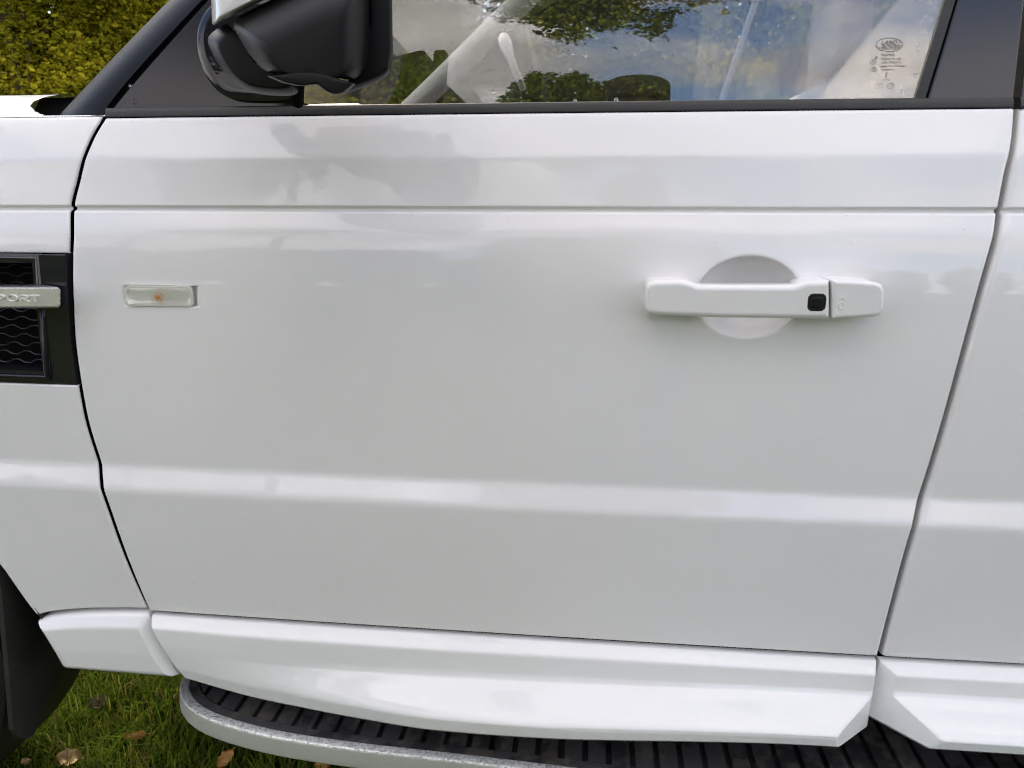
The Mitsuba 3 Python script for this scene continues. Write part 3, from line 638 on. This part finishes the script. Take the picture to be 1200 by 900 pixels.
add(f'{V_}__blade', trimesh.convex.convex_hull(bl_), 'm_silver', smooth=25)
bz = aty(20, 352.5, -.0262)
tm = side_text('SPORT', .0085, 0, 0, lambda x, z: np.full(np.shape(x), -.0258), .0022)
tm.apply_scale([2.0, 1, 1]); tm.apply_translation([aty(47, 350, -.026)[0]-tm.vertices[:, 0].max(), 0, bz[2]-.001]); add(f'{V_}__blade__lettering', tm, 'm_reflector', smooth=False)
labels[f'{V_}__blade'] = {'label': 'satin silver blade across the vent with raised capital letters'}

# ------------------------------------------------------------------ glazing line: belt strip, quarter panel, panes, pillars
zb0, zb1 = ZTOP+.0008, body(600, 120.5, .006)[2]
xs0, xs1 = glass(128, 131)[0], GAPR(ZTOP)-.004
def strip(x0, x1):
    X = np.linspace(x0, x1, 60); h = zb1-zb0
    sec_ = [(.012, 0), (-.001, 0), (-.003, .0015), (-.0022, h*.55), (.0005, h*.9), (.003, h), (.018, h+.001)]
    P = np.array([[(x, float(S(x, ZTOP))+.004+o, zb0+q) for o, q in sec_] for x in X])
    e0 = np.repeat(P[:1], 1, 0).copy(); e0[..., 1] = e0[..., 1].max(); e1 = P[-1:].copy(); e1[..., 1] = e1[..., 1].max()
    return grid_mesh(np.concatenate([e0, P, e1], 0))
add(f'{DOOR}__belt_strip', strip(xs0, xs1), 'm_rubber', smooth=40)
add(f'{CAR}__rear_door__belt_strip', strip(GAPR(ZTOP)+.004, 1.42), 'm_rubber', smooth=40)
def pillar_x(z): return float(np.interp(z, PLZ, PLX))
pp = [glass(128, 131), glass(150, 104), glass(178, 72), glass(212, 34), glass(243, 0)]
PLZ = np.array([p[2] for p in pp]+[1.45, 1.60, 1.70]); PLX = np.array([p[0] for p in pp]+[pp[-1][0]+.145, pp[-1][0]+.36, pp[-1][0]+.58])
xq = glass(352, 110)[0]
ga, gb = glass(1071, 115), glass(1106, 0)
rear_edge = lambda z: ga[0]+(gb[0]-ga[0])*(z-ga[2])/(gb[2]-ga[2])
ZR = 1.66
zq = np.linspace(zb1-.004, float(np.interp(xq, PLX, PLZ))-.002, 30)
add(f'{DOOR}__quarter_panel', panel(zq, lambda z: pillar_x(z)+.004, lambda z: max(xq, pillar_x(z)+.006), yf=lambda x, z: glass_y(x, z)-.003, step=.01, top=False, r=.001, flange=.01), 'm_panel_black')
labels[f'{DOOR}__quarter_panel'] = {'label': 'glossy dark triangular corner panel with raindrops'}
zp = np.linspace(zb1-.008, ZR, 40)
PX = np.array([[(lambda a, b: a+(b-a)*u)(max(xq+.0005, pillar_x(z)+.004), rear_edge(z)-.001) for u in np.linspace(0, 1, 40)] for z in zp]); PZ = np.repeat(zp[:, None], 40, 1)
add(f'{DOOR}__window_pane', grid_mesh(np.stack([PX, glass_y(PX, PZ), PZ], -1)), 'm_pane')
add(f'{DOOR}__pane_seal', panel(zp+.004, lambda z: rear_edge(z)-.0005, lambda z: rear_edge(z)+.0125, yf=lambda x, z: glass_y(x, z)-.004, step=.004, top=False, bottom=False, r=.002), 'm_rubber')
add(f'{DOOR}__pillar_cover', panel(zp+.004, lambda z: rear_edge(z)+.014, lambda z: GAPR(ZTOP)-.004+(z-ZTOP)*.03, yf=lambda x, z: glass_y(x, z)-.006, step=.01, top=False, r=.0015), 'm_panel_black')
labels[f'{DOOR}__pillar_cover'] = {'label': 'glossy dark upright cover at the rear of the window'}
add(f'{CAR}__rear_door__pillar_cover', panel(zp+.004, lambda z: GAPR(ZTOP)+.005+(z-ZTOP)*.03, lambda z: GAPR(ZTOP)+.10, yf=lambda x, z: glass_y(x, z)-.006, step=.01, top=False, r=.0015), 'm_panel_black')
RX = np.array([[GAPR(ZTOP)+.1005+(1.30-GAPR(ZTOP)-.1)*u for u in np.linspace(0, 1, 12)] for z in zp]); RZ = np.repeat(zp[:, None], 12, 1)
add(f'{CAR}__rear_door__window_pane', grid_mesh(np.stack([RX, glass_y(RX, RZ), RZ], -1)), 'm_pane')
add(f'{CAR}__rear_pillar', panel(zp, lambda z: 1.30, lambda z: 2.3-.4*(z-1.2), yf=lambda x, z: glass_y(x, z)-.003, step=.03), 'm_panel_black')
# windscreen pillar: a rounded black beam; its inner edge meets the screen
lp = [aty(57, 139, YTOP+.055), aty(130, 61, YTOP+.075), aty(187, 0, YTOP+.09)]
LZ = np.array([p[2] for p in lp]); LX = np.array([p[0] for p in lp])
def pil_left(z):
    return np.interp(z, np.r_[LZ, 1.45, 1.60, 1.70], np.r_[LX, LX[-1]+.145, LX[-1]+.36, LX[-1]+.58])
rowsP = []
for z in np.linspace(ZTOP-.006, 1.70, 50):
    xr_, xl_ = pillar_x(max(z, PLZ[0]))-.0045-.003*math.exp(-((z-1.25)/.06)**2), float(pil_left(z))
    yr = float(glass_y(xr_, z))-.004; yl = yr+.055+.2*max(0, z-1.19)*.6
    sec_ = []
    for u in np.linspace(0, 1, 14):
        sec_.append((xr_+(xl_-xr_)*u, yr+(yl-yr)*u-.016*math.sin(math.pi*u)**.9, z))
    sec_ = [(xr_+.001, yr+.03, z)]+sec_+[(xl_+.03, yl+.05, z), (xr_+.002, yr+.06, z)]
    rowsP.append(sec_)
add(f'{CAR}__windscreen_pillar', grid_mesh(np.array(rowsP)), 'm_pillar', smooth=50)
# rubber seal in the slot between pillar and door
sp_ = np.array([(pillar_x(max(z, PLZ[0]))-.0005, float(glass_y(pillar_x(z), z))+.012, z) for z in np.linspace(ZTOP-.01, 1.69, 30)])
add(f'{DOOR}__frame_seal', tube(sp_, .0085, 8), 'm_dark')
# ------------------------------------------------------------------ far side, roof, windscreen, cabin
FY = 1.86
far = lambda x, z: FY-glass_y(x, z)
roofx = np.linspace(.12, 2.3, 20); roofy = np.linspace(0, 1, 14)
RP = np.array([[(x, .20+(FY-.40)*v, 1.70+.07*math.sin(math.pi*v)**.6-.02*max(0, x-1.4)) for v in roofy] for x in roofx])
add(f'{CAR}__roof', grid_mesh(RP), 'm_paint')
RL = RP.copy(); RL[..., 2] -= .05; add(f'{CAR}__roof_lining', grid_mesh(RL), 'm_trim')
ws = []
for z in np.linspace(ZTOP-.01, 1.71, 30):
    a = np.array([float(pil_left(z))-.002, float(glass_y(0, z))+.06+.1*max(0, z-1.19)]); r_ = []
    for v in np.linspace(0, 1, 30):
        r_.append((a[0]-.16*math.sin(math.pi*v)*(1-(z-1.19)*.6), a[1]+(FY-2*a[1])*v, z))
    ws.append(r_)
add(f'{CAR}__windscreen', grid_mesh(np.array(ws)), 'm_screen')
FX2, FZ2 = np.meshgrid(np.linspace(-1.72, 2.4, 40), np.linspace(.45, 1.19, 10), indexing='ij')
add(f'{CAR}__far_side_body', cat_([grid_mesh(np.stack([FX2, FY-S(FX2, FZ2), FZ2], -1)), grid_mesh(np.stack([FX2[:]*0+2.4, .06+(FY-.12)*(FX2+1.72)/4.12, FZ2+(FZ2 > 1.0)*.1], -1))]), 'm_paint')
def pil_band(f, w, y_off):
    return grid_mesh(np.array([[(f(z)+q*w, float(FY-glass_y(0, z))-y_off-.03*math.sin(math.pi*q), z) for q in np.linspace(0, 1, 8)] for z in np.linspace(1.17, 1.70, 24)]))
# far windscreen pillar inside trim, placed where it shows through the side window
fpz = np.array([[(x, float(FY-glass_y(x, z)), z) for x in np.linspace(-.45, 2.2, 20)] for z in np.linspace(1.18, 1.68, 14)])
add(f'{CAR}__far_window_pane', grid_mesh(fpz), 'm_far_pane')
fa, fb2 = aty(541, 52, 1.62), aty(598, 0, 1.62)
fpx = lambda z: fa[0]+(fb2[0]-fa[0])*(z-fa[2])/(fb2[2]-fa[2])
add(f'{CAR}__far_pillar_trim', pil_band(lambda z: fpx(z), .11, .10), 'm_trim')
gh0, gh1 = aty(590, 44, 1.48), aty(613, 104, 1.48)
gp = np.array([gh0+(gh1-gh0)*t+np.array([0, -.05*math.sin(math.pi*t), 0]) for t in np.linspace(0, 1, 16)])
add(f'{CAR}__grab_handle', tube(gp, .010+.009*np.exp(-((np.linspace(0, 1, 16)-.15)/.22)**2), 10), 'm_trim')
add(f'{CAR}__far_centre_pillar', pil_band(lambda z: .62+.05*(z-1.2), .16, .06), 'm_beige')
# dashboard, wheel, seats, door cards
dash = []
for v in np.linspace(.10, FY-.10, 24):
    hump = .03*math.exp(-((v-1.32)/.22)**2)
    dash.append([(-.80, v, .80), (-.80, v, 1.13), (-.72, v, 1.185), (-.55, v, 1.215+hump), (-.40, v, 1.215+hump), (-.34, v, 1.19+hump), (-.30, v, 1.08), (-.34, v, .80)])
add(f'{CAR}__dashboard', grid_mesh(np.array(dash)), 'm_dash', smooth=45)
for i, yv in enumerate((.34, .62)):
    add(f'{CAR}__dashboard__vent_bezel', box((-.45, yv-.07, 1.213), (-.36, yv+.07, 1.228), .006), 'm_silver', smooth=30)
tor = trimesh.creation.torus(.185, .016, major_sections=48, minor_sections=12)
tor.apply_transform(trimesh.transformations.rotation_matrix(math.radians(62), [0, 1, 0])); tor.apply_translation([-.12, 1.30, 1.13]); add(f'{CAR}__steering_wheel__rim', tor, 'm_dash')
hub = trimesh.creation.icosphere(subdivisions=3, radius=1); hub.apply_scale([.05, .085, .075]); hub.apply_translation([-.15, 1.30, 1.12])
col_ = tube([(-.15, 1.30, 1.12), (-.45, 1.30, 1.05)], [.045, .06], 12); spk = [tube([(-.14, 1.30, 1.12), (-.12, 1.30+s*.18, 1.135)], [.02, .014], 8) for s in (-1, 1)]
add(f'{CAR}__steering_wheel__hub', cat_([hub, col_]+spk), 'm_dash')
def seat(yc):
    k = f'{CAR}__front_seat'; i = 0
    while k+'__backrest' in scene: i += 1; k = f'{CAR}__front_seat_{i:03d}'
    cb = box((.02, yc-.25, .62), (.52, yc+.25, .76), .05)
    bk = trimesh.convex.convex_hull(np.vstack([box((.40, yc-.23, .66), (.52, yc+.23, .78), .04).vertices, box((.52, yc-.20, 1.24), (.62, yc+.20, 1.36), .04).vertices]))
    hd = box((.57, yc-.13, 1.40), (.67, yc+.13, 1.58), .04)
    add(k+'__cushion', cb, 'm_beige', smooth=40); add(k+'__backrest', bk, 'm_beige', smooth=40); add(k+'__headrest', cat_([hd]+[tube([(.58, yc+s*.05, 1.30), (.62, yc+s*.05, 1.42)], .006, 6) for s in (-1, 1)]), 'm_beige', smooth=40)
seat(.48); seat(1.34)
# near centre-pillar trim and seat belt behind the rear part of the pane
ba, bb = aty(962, 116, .17), aty(1056, 0, .26)
tr = np.array([[(ba[0]+(bb[0]-ba[0])*t+q*.18, (.17+(.09)*t)*(1-q*.0)-.0*q, ba[2]+(bb[2]-ba[2])*t) for q in np.linspace(0, 1, 10)] for t in np.linspace(-.6, 2.6, 14)])
tr2 = tr.copy(); tr2[..., 1] += .03
add(f'{CAR}__centre_pillar_trim', grid_mesh(np.concatenate([tr, tr2[::-1], tr[:1]], 0)), 'm_beige', smooth=40)
b0, b1 = aty(842, 118, .30), aty(882, 0, .34)
st = np.array([[(b0[0]+(b1[0]-b0[0])*t+q*.012, b0[1]+(b1[1]-b0[1])*t+q*.045, b0[2]+(b1[2]-b0[2])*t) for q in (0, 1)] for t in np.linspace(-1, 3, 8)]); st2 = st.copy(); st2[..., 0] += .003
add(f'{CAR}__seat_belt', grid_mesh(np.concatenate([st, st2[::-1], st[:1]], 0)) if False else grid_mesh(np.concatenate([st, st2[:, ::-1], st[:, :1]], 1)), 'm_trim', smooth=False)
add(f'{CAR}__cabin_floor', cat_([box((-.8, .12, .50), (2.3, FY-.12, .54)), box((1.45, .12, .54), (1.6, FY-.12, 1.25))]), 'm_dash', smooth=False)
add(f'{CAR}__door_card', grid_mesh(np.array([[(x, float(S(x, z))+.07, z) for x in np.linspace(-.55, 1.4, 20)] for z in np.linspace(.5, 1.175, 14)])), 'm_dash')

# glass marking
gc = glass(1042, 54); ink = []
yfn = lambda x, z: glass_y(x, z)-.0003
for txt, h, px, py, sl in [('LAND-', .0048, 1043, 52.5, .25), ('-ROVER', .0048, 1041.5, 58, .25), ('TEMPERED', .0022, 1041, 65.5, 0), ('TRANSP 70% MIN', .0019, 1044, 70, 0), ('43R-001576', .0025, 1044, 74.5, 0), ('LAMINATED-TOUGHENED', .0017, 1046, 78.6, 0), ('E 000123', .0021, 1040, 83, 0), ('I', .0052, 1038, 90.5, 0), ('DOT 2', .0018, 1038, 94.5, 0)]:
    p = glass(px, py); ink.append(side_text(txt, h, p[0], p[2], yfn, .0002, sl, bold=h > .004))
el = np.array([glass(1042.3+15.7*math.cos(t), 52.5+8*math.sin(t), -.0004) for t in np.linspace(0, 2*math.pi, 48)[:-1]]); ink.append(tube(el, .00035, 5, closed=True))
for px, py, r_ in [(1023, 72.5, 3.6), (1023.5, 81.5, 3.6), (1030, 101, 4.2), (1044, 101, 4.2), (1027, 67.5, 1.6)]:
    ink.append(tube(np.array([glass(px+r_*math.cos(t), py+r_*.75*math.sin(t), -.0004) for t in np.linspace(0, 2*math.pi, 20)[:-1]]), .0003, 5, closed=True))
    ink.append(side_text('E' if r_ < 4 else 'U', .0028, glass(px, py+1.5)[0], glass(px, py+1.3)[2], yfn, .0002))
add(f'{DOOR}__window_pane__etched_marking', cat_(ink), 'm_ink', smooth=False)
labels[f'{DOOR}__window_pane__etched_marking'] = {'label': 'small oval emblem and approval lettering etched on the glass'}

# ------------------------------------------------------------------ door mirror
MR = f'{CAR}__door_mirror'
def resample(P, n):
    P = np.asarray(P, float); P = np.vstack([P, P[:1]]); d = np.r_[0, np.cumsum(np.linalg.norm(np.diff(P, axis=0), axis=1))]
    return np.c_[np.interp(np.linspace(0, d[-1], n+1)[:-1], d, P[:, 0]), np.interp(np.linspace(0, d[-1], n+1)[:-1], d, P[:, 1])]
def loft(secs, n=96, smooth_it=2.0):
    rings = []
    for P, y in secs:
        c = resample(P, n); c = gaussian_filter1d(c, smooth_it, axis=0, mode='wrap'); rings.append(np.c_[c[:, 0], np.full(n, y) if np.isscalar(y) else y(c), c[:, 1]])
    R_ = np.array(rings); R_ = np.concatenate([R_, R_[:, :1]], 1)
    cap = np.array([np.repeat(R_[-1].mean(0)[None], n+1, 0)])
    return grid_mesh(np.concatenate([R_, cap], 0))
def scaled(P, s, c=None, d=(0, 0)):
    P = np.asarray(P, float); c = P.mean(0) if c is None else np.array(c); return c+(P-c)*s+np.array(d)
def pxloft(P, secs, smooth_it=1.5, n=110, c=None):
    """Sections measured in the photograph, each at its own depth."""
    P = gaussian_filter1d(resample(P, n), smooth_it, axis=0, mode='wrap')
    R_ = np.array([[aty(a, b, y) for a, b in scaled(P, k, c)] for y, k in secs]); R_ = np.concatenate([R_, R_[:, :1]], 1)
    return grid_mesh(np.concatenate([R_, np.repeat(R_[-1].mean(0)[None], n+1, 0)[None]], 0))
def rounded(y_in, y_out, r, k0=.97, shrink=.35, m=9):
    out = [(y_in, k0), (y_in+(y_out+r-y_in)*.5, .5*(1+k0)), (y_out+r, 1.0)]
    for a in np.linspace(0, math.pi/2, m)[1:]: out.append((y_out+r*(1-math.sin(a)), 1-shrink*(1-math.cos(a))))
    return out+[(y_out-.0005, (1-shrink)*.5)]
hs = [(270, 23), (315, 1), (345, -14), (385, -32), (437, -50), (437.5, 0), (436.5, 50), (434.5, 76), (429, 88), (420, 96), (405, 93), (385, 86), (362, 82), (340, 83), (322, 86), (312, 86), (300, 74), (288, 58), (278, 41)]
add(f'{MR}__housing', pxloft(hs, rounded(-.04, -.245, .07, .95, .5), 1.8, c=(362, 88)), 'm_satin')
bzp = [(440, -50), (459, -52), (459.5, 0), (460.5, 60), (457, 86), (448, 93), (425, 103), (405, 110), (404, 105), (422, 98), (433, 89), (438, 76), (440.5, 50), (441, 0)]
add(f'{MR}__bezel', pxloft(bzp, rounded(-.05, -.205, .02, .98, .12), .8, c=(430, 20)), 'm_satin')
brp = [(241, 44), (267, 24), (275, 38), (285, 56), (298, 75), (311, 88), (330, 96), (350, 100), (352, 110), (338, 113), (315, 112), (291, 108), (274, 97), (262, 84), (252, 70), (245, 55)]
add(f'{MR}__base_arm', pxloft(brp, rounded(.01, -.135, .05, .97, .26), 2.2, c=(300, 70)), 'm_satin')
unp = [(312, 89), (340, 85), (362, 84), (385, 88), (405, 95), (418, 98), (404, 110), (393, 112), (383, 108), (372, 99), (350, 101), (330, 97)]
add(f'{MR}__underside', pxloft(unp, rounded(-.02, -.246, .03, .98, .12), .9, c=(375, 94)), 'm_satin')
cpp = [(248, -60), (247.3, 0), (248.5, 30.5), (269, 20), (313, -1.5), (340, -14), (384, -34), (384, -70)]
add(f'{MR}__cap', pxloft(cpp, rounded(-.04, -.215, .045, .97, .22), .6, c=(300, -30)), 'm_paint')
labels[f'{MR}__cap'] = {'label': 'white painted upper cap of the door mirror'}
gk = np.array([glass(*p)[[0, 2]] for p in [(258, 0), (240, 20), (233, 48), (240, 78), (250, 100), (263, 111), (276, 118), (330, 119), (350, 117), (370, 60), (330, 0)]])
gkp = shapely.Polygon(gaussian_filter1d(resample(gk, 160), 5, axis=0, mode='wrap')).buffer(.0015)
gl = []
for off, dy in [(0, .004), (0, -.008), (-.0015, -.0105), (-.006, -.0115), (-.014, -.012)]:
    c = resample(np.array(gkp.buffer(off).exterior.coords)[:-1], 80); k_ = np.argmax(c[:, 0]); c = np.roll(c, -k_, 0); c = np.vstack([c, c[:1]]); gl.append(np.c_[c[:, 0], glass_y(c[:, 0], c[:, 1])+dy, c[:, 1]])
gl.append(np.repeat(gl[-1].mean(0)[None], 81, 0)); add(f'{MR}__gasket', grid_mesh(np.array(gl)), 'm_gloss_black', smooth=40)
pw = [aty(349, 121, .0), aty(349, 96, -.03)]
add(f'{MR}__stem', tube(np.array([pw[0], pw[1]]), .007, 10), 'm_dark')
mq = [aty(457.5, -50, -.19), aty(457.5, 84, -.19), aty(457.5, 84, -.06), aty(457.5, -50, -.06)]
mg = np.array([[np.array(mq[0])*(1-u)*(1-v)+np.array(mq[1])*(1-u)*v+np.array(mq[2])*u*v+np.array(mq[3])*u*(1-v)+[.0015, 0, 0] for v in np.linspace(0, 1, 6)] for u in np.linspace(0, 1, 6)])
add(f'{MR}__mirror_glass', grid_mesh(mg), 'm_mirror')

# ------------------------------------------------------------------ water drops on glass, panel and paint
ico = trimesh.creation.icosphere(subdivisions=2, radius=1)
def drops(pp, place_, where_, order, group):
    for (px, py, r_), nth in zip(sorted(pp, key=lambda q: q[order]), NUM):
        size = 'larger' if r_ >= .0024 else 'small'
        drop(place_(px, py), r_, 'water_drop', f'{size} raindrop on {where_}, {nth} from the '+('left' if order == 0 else 'top'), group)
def drop(p, r, key, label, group):
    m = ico.copy(); m.vertices = m.vertices*np.array([r, r*.6, r*1.1])+np.array(p)-np.array([0, r*.22, 0])
    k_ = add(key, m, 'm_water'); tag(k_, label, 'water drop', group)
drops([(1090, 3, .0024), (1096, 10, .0024), (1091.5, 22, .0026), (1083, 35, .0030), (1075, 54, .0027), (1075, 61, .0022), (1071, 73, .0016), (1071.5, 89, .0030), (1055, 108, .0030), (1085, 20, .0018), (1078, 27, .0013), (1074, 44, .0014), (1088, 12, .0013), (1080, 25, .0012)], lambda a, b: glass(a, b), 'the window glass along its slanted rear edge', 1, 'raindrops along the rear edge of the window')
drops([(688, 33, .0015), (699, 44, .0013), (752, 57, .0014), (686, 64, .0021), (671, 63, .0014), (640, 67, .0013), (655, 65, .0012), (668, 80, .0018), (744, 63, .0018), (674, 118, .002), (722, 117, .0026), (865, 58, .0016), (901, 50, .0012), (912, 30, .0013), (930, 21, .0012), (886, 29, .0012), (567, 71, .0012), (591, 84, .0014), (578, 107, .002)], lambda a, b: glass(a, b), 'the middle of the side window', 0, 'raindrops scattered over the middle of the window')
drops([(157.5, 119, .0032), (145, 118, .0024), (149.5, 111, .0021), (158, 107.5, .0016), (152, 100, .0019), (168, 95, .0017), (188, 81, .0015), (189, 67, .0014), (141, 124, .0014), (154, 101.5, .002)], lambda a, b: glass(a, b, -.003), 'the dark triangular corner panel', 1, 'raindrops on the dark corner panel')
drops([(837, 287, .0026), (997, 287, .0026), (1025, 410, .0026), (582, 251, .0018), (404, 258, .0018), (596, 257, .0015), (482, 251, .0017), (993, 254, .0016), (1093, 253, .0016), (1130, 270, .0014), (826, 250, .0016), (1037, 247, .0014), (322, 706, .0016), (301, 705, .0013), (226, 683, .0013), (371, 723, .0013)], lambda a, b: body(a, b), 'the white paint of the car', 0, 'raindrops on the white paint')

# ------------------------------------------------------------------ fallen leaves
def leaf_mesh(L, W, curl, seed):
    r = np.random.default_rng(seed); a = np.linspace(-1, 1, 15); b = np.linspace(-1, 1, 9); P = []
    for u in a:
        wv = W*(1-abs(u)**2.2)**.7*(1+.14*math.sin(u*11+seed)); P.append([(L*u+.02*L*math.sin(v*9+seed), wv*v, curl*L*(v*v*.6+.35*u*u)+.05*L*math.sin(u*6+v*4+seed)) for v in b])
    P = np.array(P); Q = P.copy(); Q[..., 2] -= .0005
    st_ = tube(np.array([(L*(.95+.35*t), 0, curl*L*.35+.1*L*t*t) for t in np.linspace(0, 1, 5)]), .0009, 5)
    return cat_([grid_mesh(P), grid_mesh(Q[::-1]), st_])
def leafc(c1_, c2_): return lambda p, n, uv: mix(c1_, c2_, smoothstep(.35, .65, fbm(p.x*90, p.y*90, p.z*90, 3)))
scene['m_leaf_tan'] = two({'type': 'roughplastic', 'alpha': .35, 'diffuse_reflectance': proc(leafc((.42, .27, .11), (.55, .38, .17)))})
scene['m_leaf_orange'] = two({'type': 'roughplastic', 'alpha': .35, 'diffuse_reflectance': proc(leafc((.50, .20, .05), (.60, .33, .09)))})
scene['m_leaf_brown'] = two({'type': 'roughplastic', 'alpha': .35, 'diffuse_reflectance': proc(leafc((.12, .08, .04), (.22, .15, .07)))})
for px, py, L, W, m, rx, ry, rz, lab in [(81, 888, .030, .020, 'm_leaf_tan', 25, 10, 10, 'broad tan fallen leaf on the grass beside the mud flap'), (160, 862, .030, .010, 'm_leaf_orange', 50, 0, 20, 'narrow orange brown curled leaf lying in the grass'), (114, 823, .026, .018, 'm_leaf_brown', 40, 0, 40, 'dull brown leaf in the shade under the sill'),
        (263, 888, .026, .016, 'm_leaf_orange', 70, -30, 50, 'orange leaf standing on edge beside the running board'), (29, 893, .012, .010, 'm_leaf_tan', 30, 20, 70, 'small yellowish leaf at the bottom left corner'), (207, 818, .022, .012, 'm_leaf_tan', 60, 40, 80, 'yellow brown leaf by the front end of the running board'), (378, 896, .02, .012, 'm_leaf_orange', 40, 0, 15, 'rust coloured leaf below the running board edge')]:
    p = atz(px, py, .045); k_ = add('fallen_leaf', leaf_mesh(L*.74, W*.76, .35, int(px)), m, smooth=60)
    scene[k_]['to_world'] = T().translate(p.tolist()).rotate([0, 0, 1], rz).rotate([0, 1, 0], ry).rotate([1, 0, 0], rx); tag(k_, lab, 'leaf', 'fallen leaves on the grass')

# ------------------------------------------------------------------ the photographer, mirrored in glass and paint
def chain(bones):
    out = None
    for a, ra, b, rb_ in bones:
        s = trimesh.creation.icosphere(subdivisions=3)
        h = trimesh.convex.convex_hull(np.vstack([s.vertices*ra+np.array(a), s.vertices*rb_+np.array(b)]))
        q = mani([h]); out = q if out is None else out+q
    return out
def finish(man, size, it=3):
    mm = man.to_mesh(); return trimesh.Trimesh(mm.vert_properties[:, :3], mm.tri_verts, process=True)
PXc, PYc = .11, -1.32
PH = (PXc, PYc, 1.66)
def P3(x, y, z): return (PXc+x, PYc+y, z)
ph = CAM-fw*.012
hl, hr = (ph[0]-.075, ph[1]-.03, ph[2]-.02), (ph[0]+.085, ph[1]-.03, ph[2]-.02)
skinb = [(P3(0, 0, 1.50), .055, P3(0, .03, 1.60), .055), (P3(0, .035, 1.60), .062, P3(0, .02, 1.69), .090), (P3(0, .075, 1.60), .035, P3(0, .06, 1.70), .06), (P3(0, .103, 1.635), .012, P3(0, .095, 1.665), .009),
    (P3(-.078, .02, 1.63), .012, P3(-.080, .015, 1.66), .016), (P3(.078, .02, 1.63), .012, P3(.080, .015, 1.66), .016), (P3(0, 0, 1.50), .07, P3(0, -.01, 1.35), .11)]
for s, h in ((-1, hl), (1, hr)):
    w_ = (h[0]+s*.035, h[1]-.09, h[2]-.05); skinb += [(P3(s*.05, 0, 1.38), .06, P3(s*.19, -.01, 1.42), .05), (P3(s*.19, -.01, 1.42), .05, P3(s*.25, .0, 1.14), .04), (P3(s*.25, 0, 1.14), .04, w_, .026), (w_, .026, (h[0]+s*.016, h[1]-.02, h[2]-.01), .028)]
    for i in range(4):
        a = np.array([h[0]+s*.02, h[1]-.005, h[2]+.02-.02*i]); b_ = a+np.array([-s*.004, .018, 0]); c_ = b_+np.array([-s*(.022-.003*abs(i-1)), -.004, 0])
        b_[1] = min(b_[1], ph[1]-.002); c_[1] = min(c_[1], ph[1]-.004); skinb += [(a, .0085, b_, .008), (b_, .008, c_, .007)]
    a = np.array([h[0]+s*.006, h[1]-.03, h[2]-.02]); skinb += [(a, .011, a+np.array([-s*.02, -.004, .025]), .009), (a+np.array([-s*.02, -.004, .025]), .009, a+np.array([-s*.026, .004, .045]), .008)]
for s in (-1, 1): skinb += [(P3(0, -.01, 1.35), .11, P3(s*.09, -.02, .95), .10), (P3(s*.09, -.02, .95), .085, P3(s*.10, 0, .50), .055), (P3(s*.10, 0, .5), .055, P3(s*.10, -.03, .09), .04), (P3(s*.10, -.03, .06), .035, P3(s*.12, .13, .035), .03)]
scene['m_skin'] = two({'type': 'roughplastic', 'alpha': .4, 'diffuse_reflectance': rgb(.42, .26, .19)})
scene['m_jacket'] = two({'type': 'diffuse', 'reflectance': proc(lambda p, n, uv: mix((.03, .035, .05), (.055, .06, .08), fbm(p.x*20, p.y*20, p.z*20)))})
scene['m_jeans'] = two({'type': 'diffuse', 'reflectance': rgb(.05, .07, .12)})
scene['m_cap'] = two({'type': 'diffuse', 'reflectance': rgb(.03, .03, .03)})
add('person__body', finish(chain(skinb), .010), 'm_skin', smooth=40)
jk = [(P3(0, -.01, 1.44), .10, P3(0, -.01, 1.0), .155)]
for s, h in ((-1, hl), (1, hr)):
    w_ = (h[0]+s*.04, h[1]-.12, h[2]-.065); jk += [(P3(0, -.01, 1.40), .105, P3(s*.19, -.01, 1.41), .075), (P3(s*.19, -.01, 1.41), .075, P3(s*.25, 0, 1.14), .06), (P3(s*.25, 0, 1.14), .06, w_, .042), (P3(s*.07, -.02, 1.25), .12, P3(s*.08, -.02, .92), .11)]
add('person__jacket', finish(chain(jk), .02, 3), 'm_jacket', smooth=40)
tr_ = []
for s in (-1, 1): tr_ += [(P3(s*.085, -.02, .95), .108, P3(s*.10, 0, .50), .075), (P3(s*.10, 0, .5), .075, P3(s*.10, -.03, .12), .065)]
add('person__trousers', finish(chain(tr_), .02, 3), 'm_jeans', smooth=40)
for s in (-1, 1): add('person__shoe', finish(chain([(P3(s*.10, -.05, .05), .05, P3(s*.12, .14, .04), .042)]), .012, 3), 'm_cap', smooth=40)
rc_ = np.array([P3(.082*math.cos(a), .012+.092*math.sin(a), z) for a in np.linspace(0, 6.28, 24) for z in (1.70, 1.765)]); sv = trimesh.creation.icosphere(subdivisions=2, radius=.022).vertices
add('person__cap', cat_([trimesh.convex.convex_hull((rc_[:, None]+sv[None]).reshape(-1, 3)), trimesh.convex.convex_hull(np.vstack([sv*.4+np.array(P3(q, w, z)) for q, w, z in ((-.07, .09, 1.70), (.07, .09, 1.70), (-.045, .165, 1.685), (.045, .165, 1.685))]))]), 'm_cap', smooth=30)
for s in (-1, 1): ey = trimesh.creation.icosphere(subdivisions=2, radius=.011); ey.apply_translation(P3(s*.03, .108, 1.662)); add('person__eye', ey, 'm_gloss_black')
tag('person', 'person in a dark jacket and cap holding a phone out towards the car door', 'person')
phm = box((-.08, -.004, -.037), (.08, .004, .037), .0039)
Mx = np.eye(4); Mx[:3, 0], Mx[:3, 1], Mx[:3, 2] = rt, fw, up; Mx[:3, 3] = ph-up*.02
phm.apply_transform(Mx); add('phone', phm, 'm_gloss_black', smooth=40); tag('phone', 'black phone held sideways in both hands before the door', 'phone')
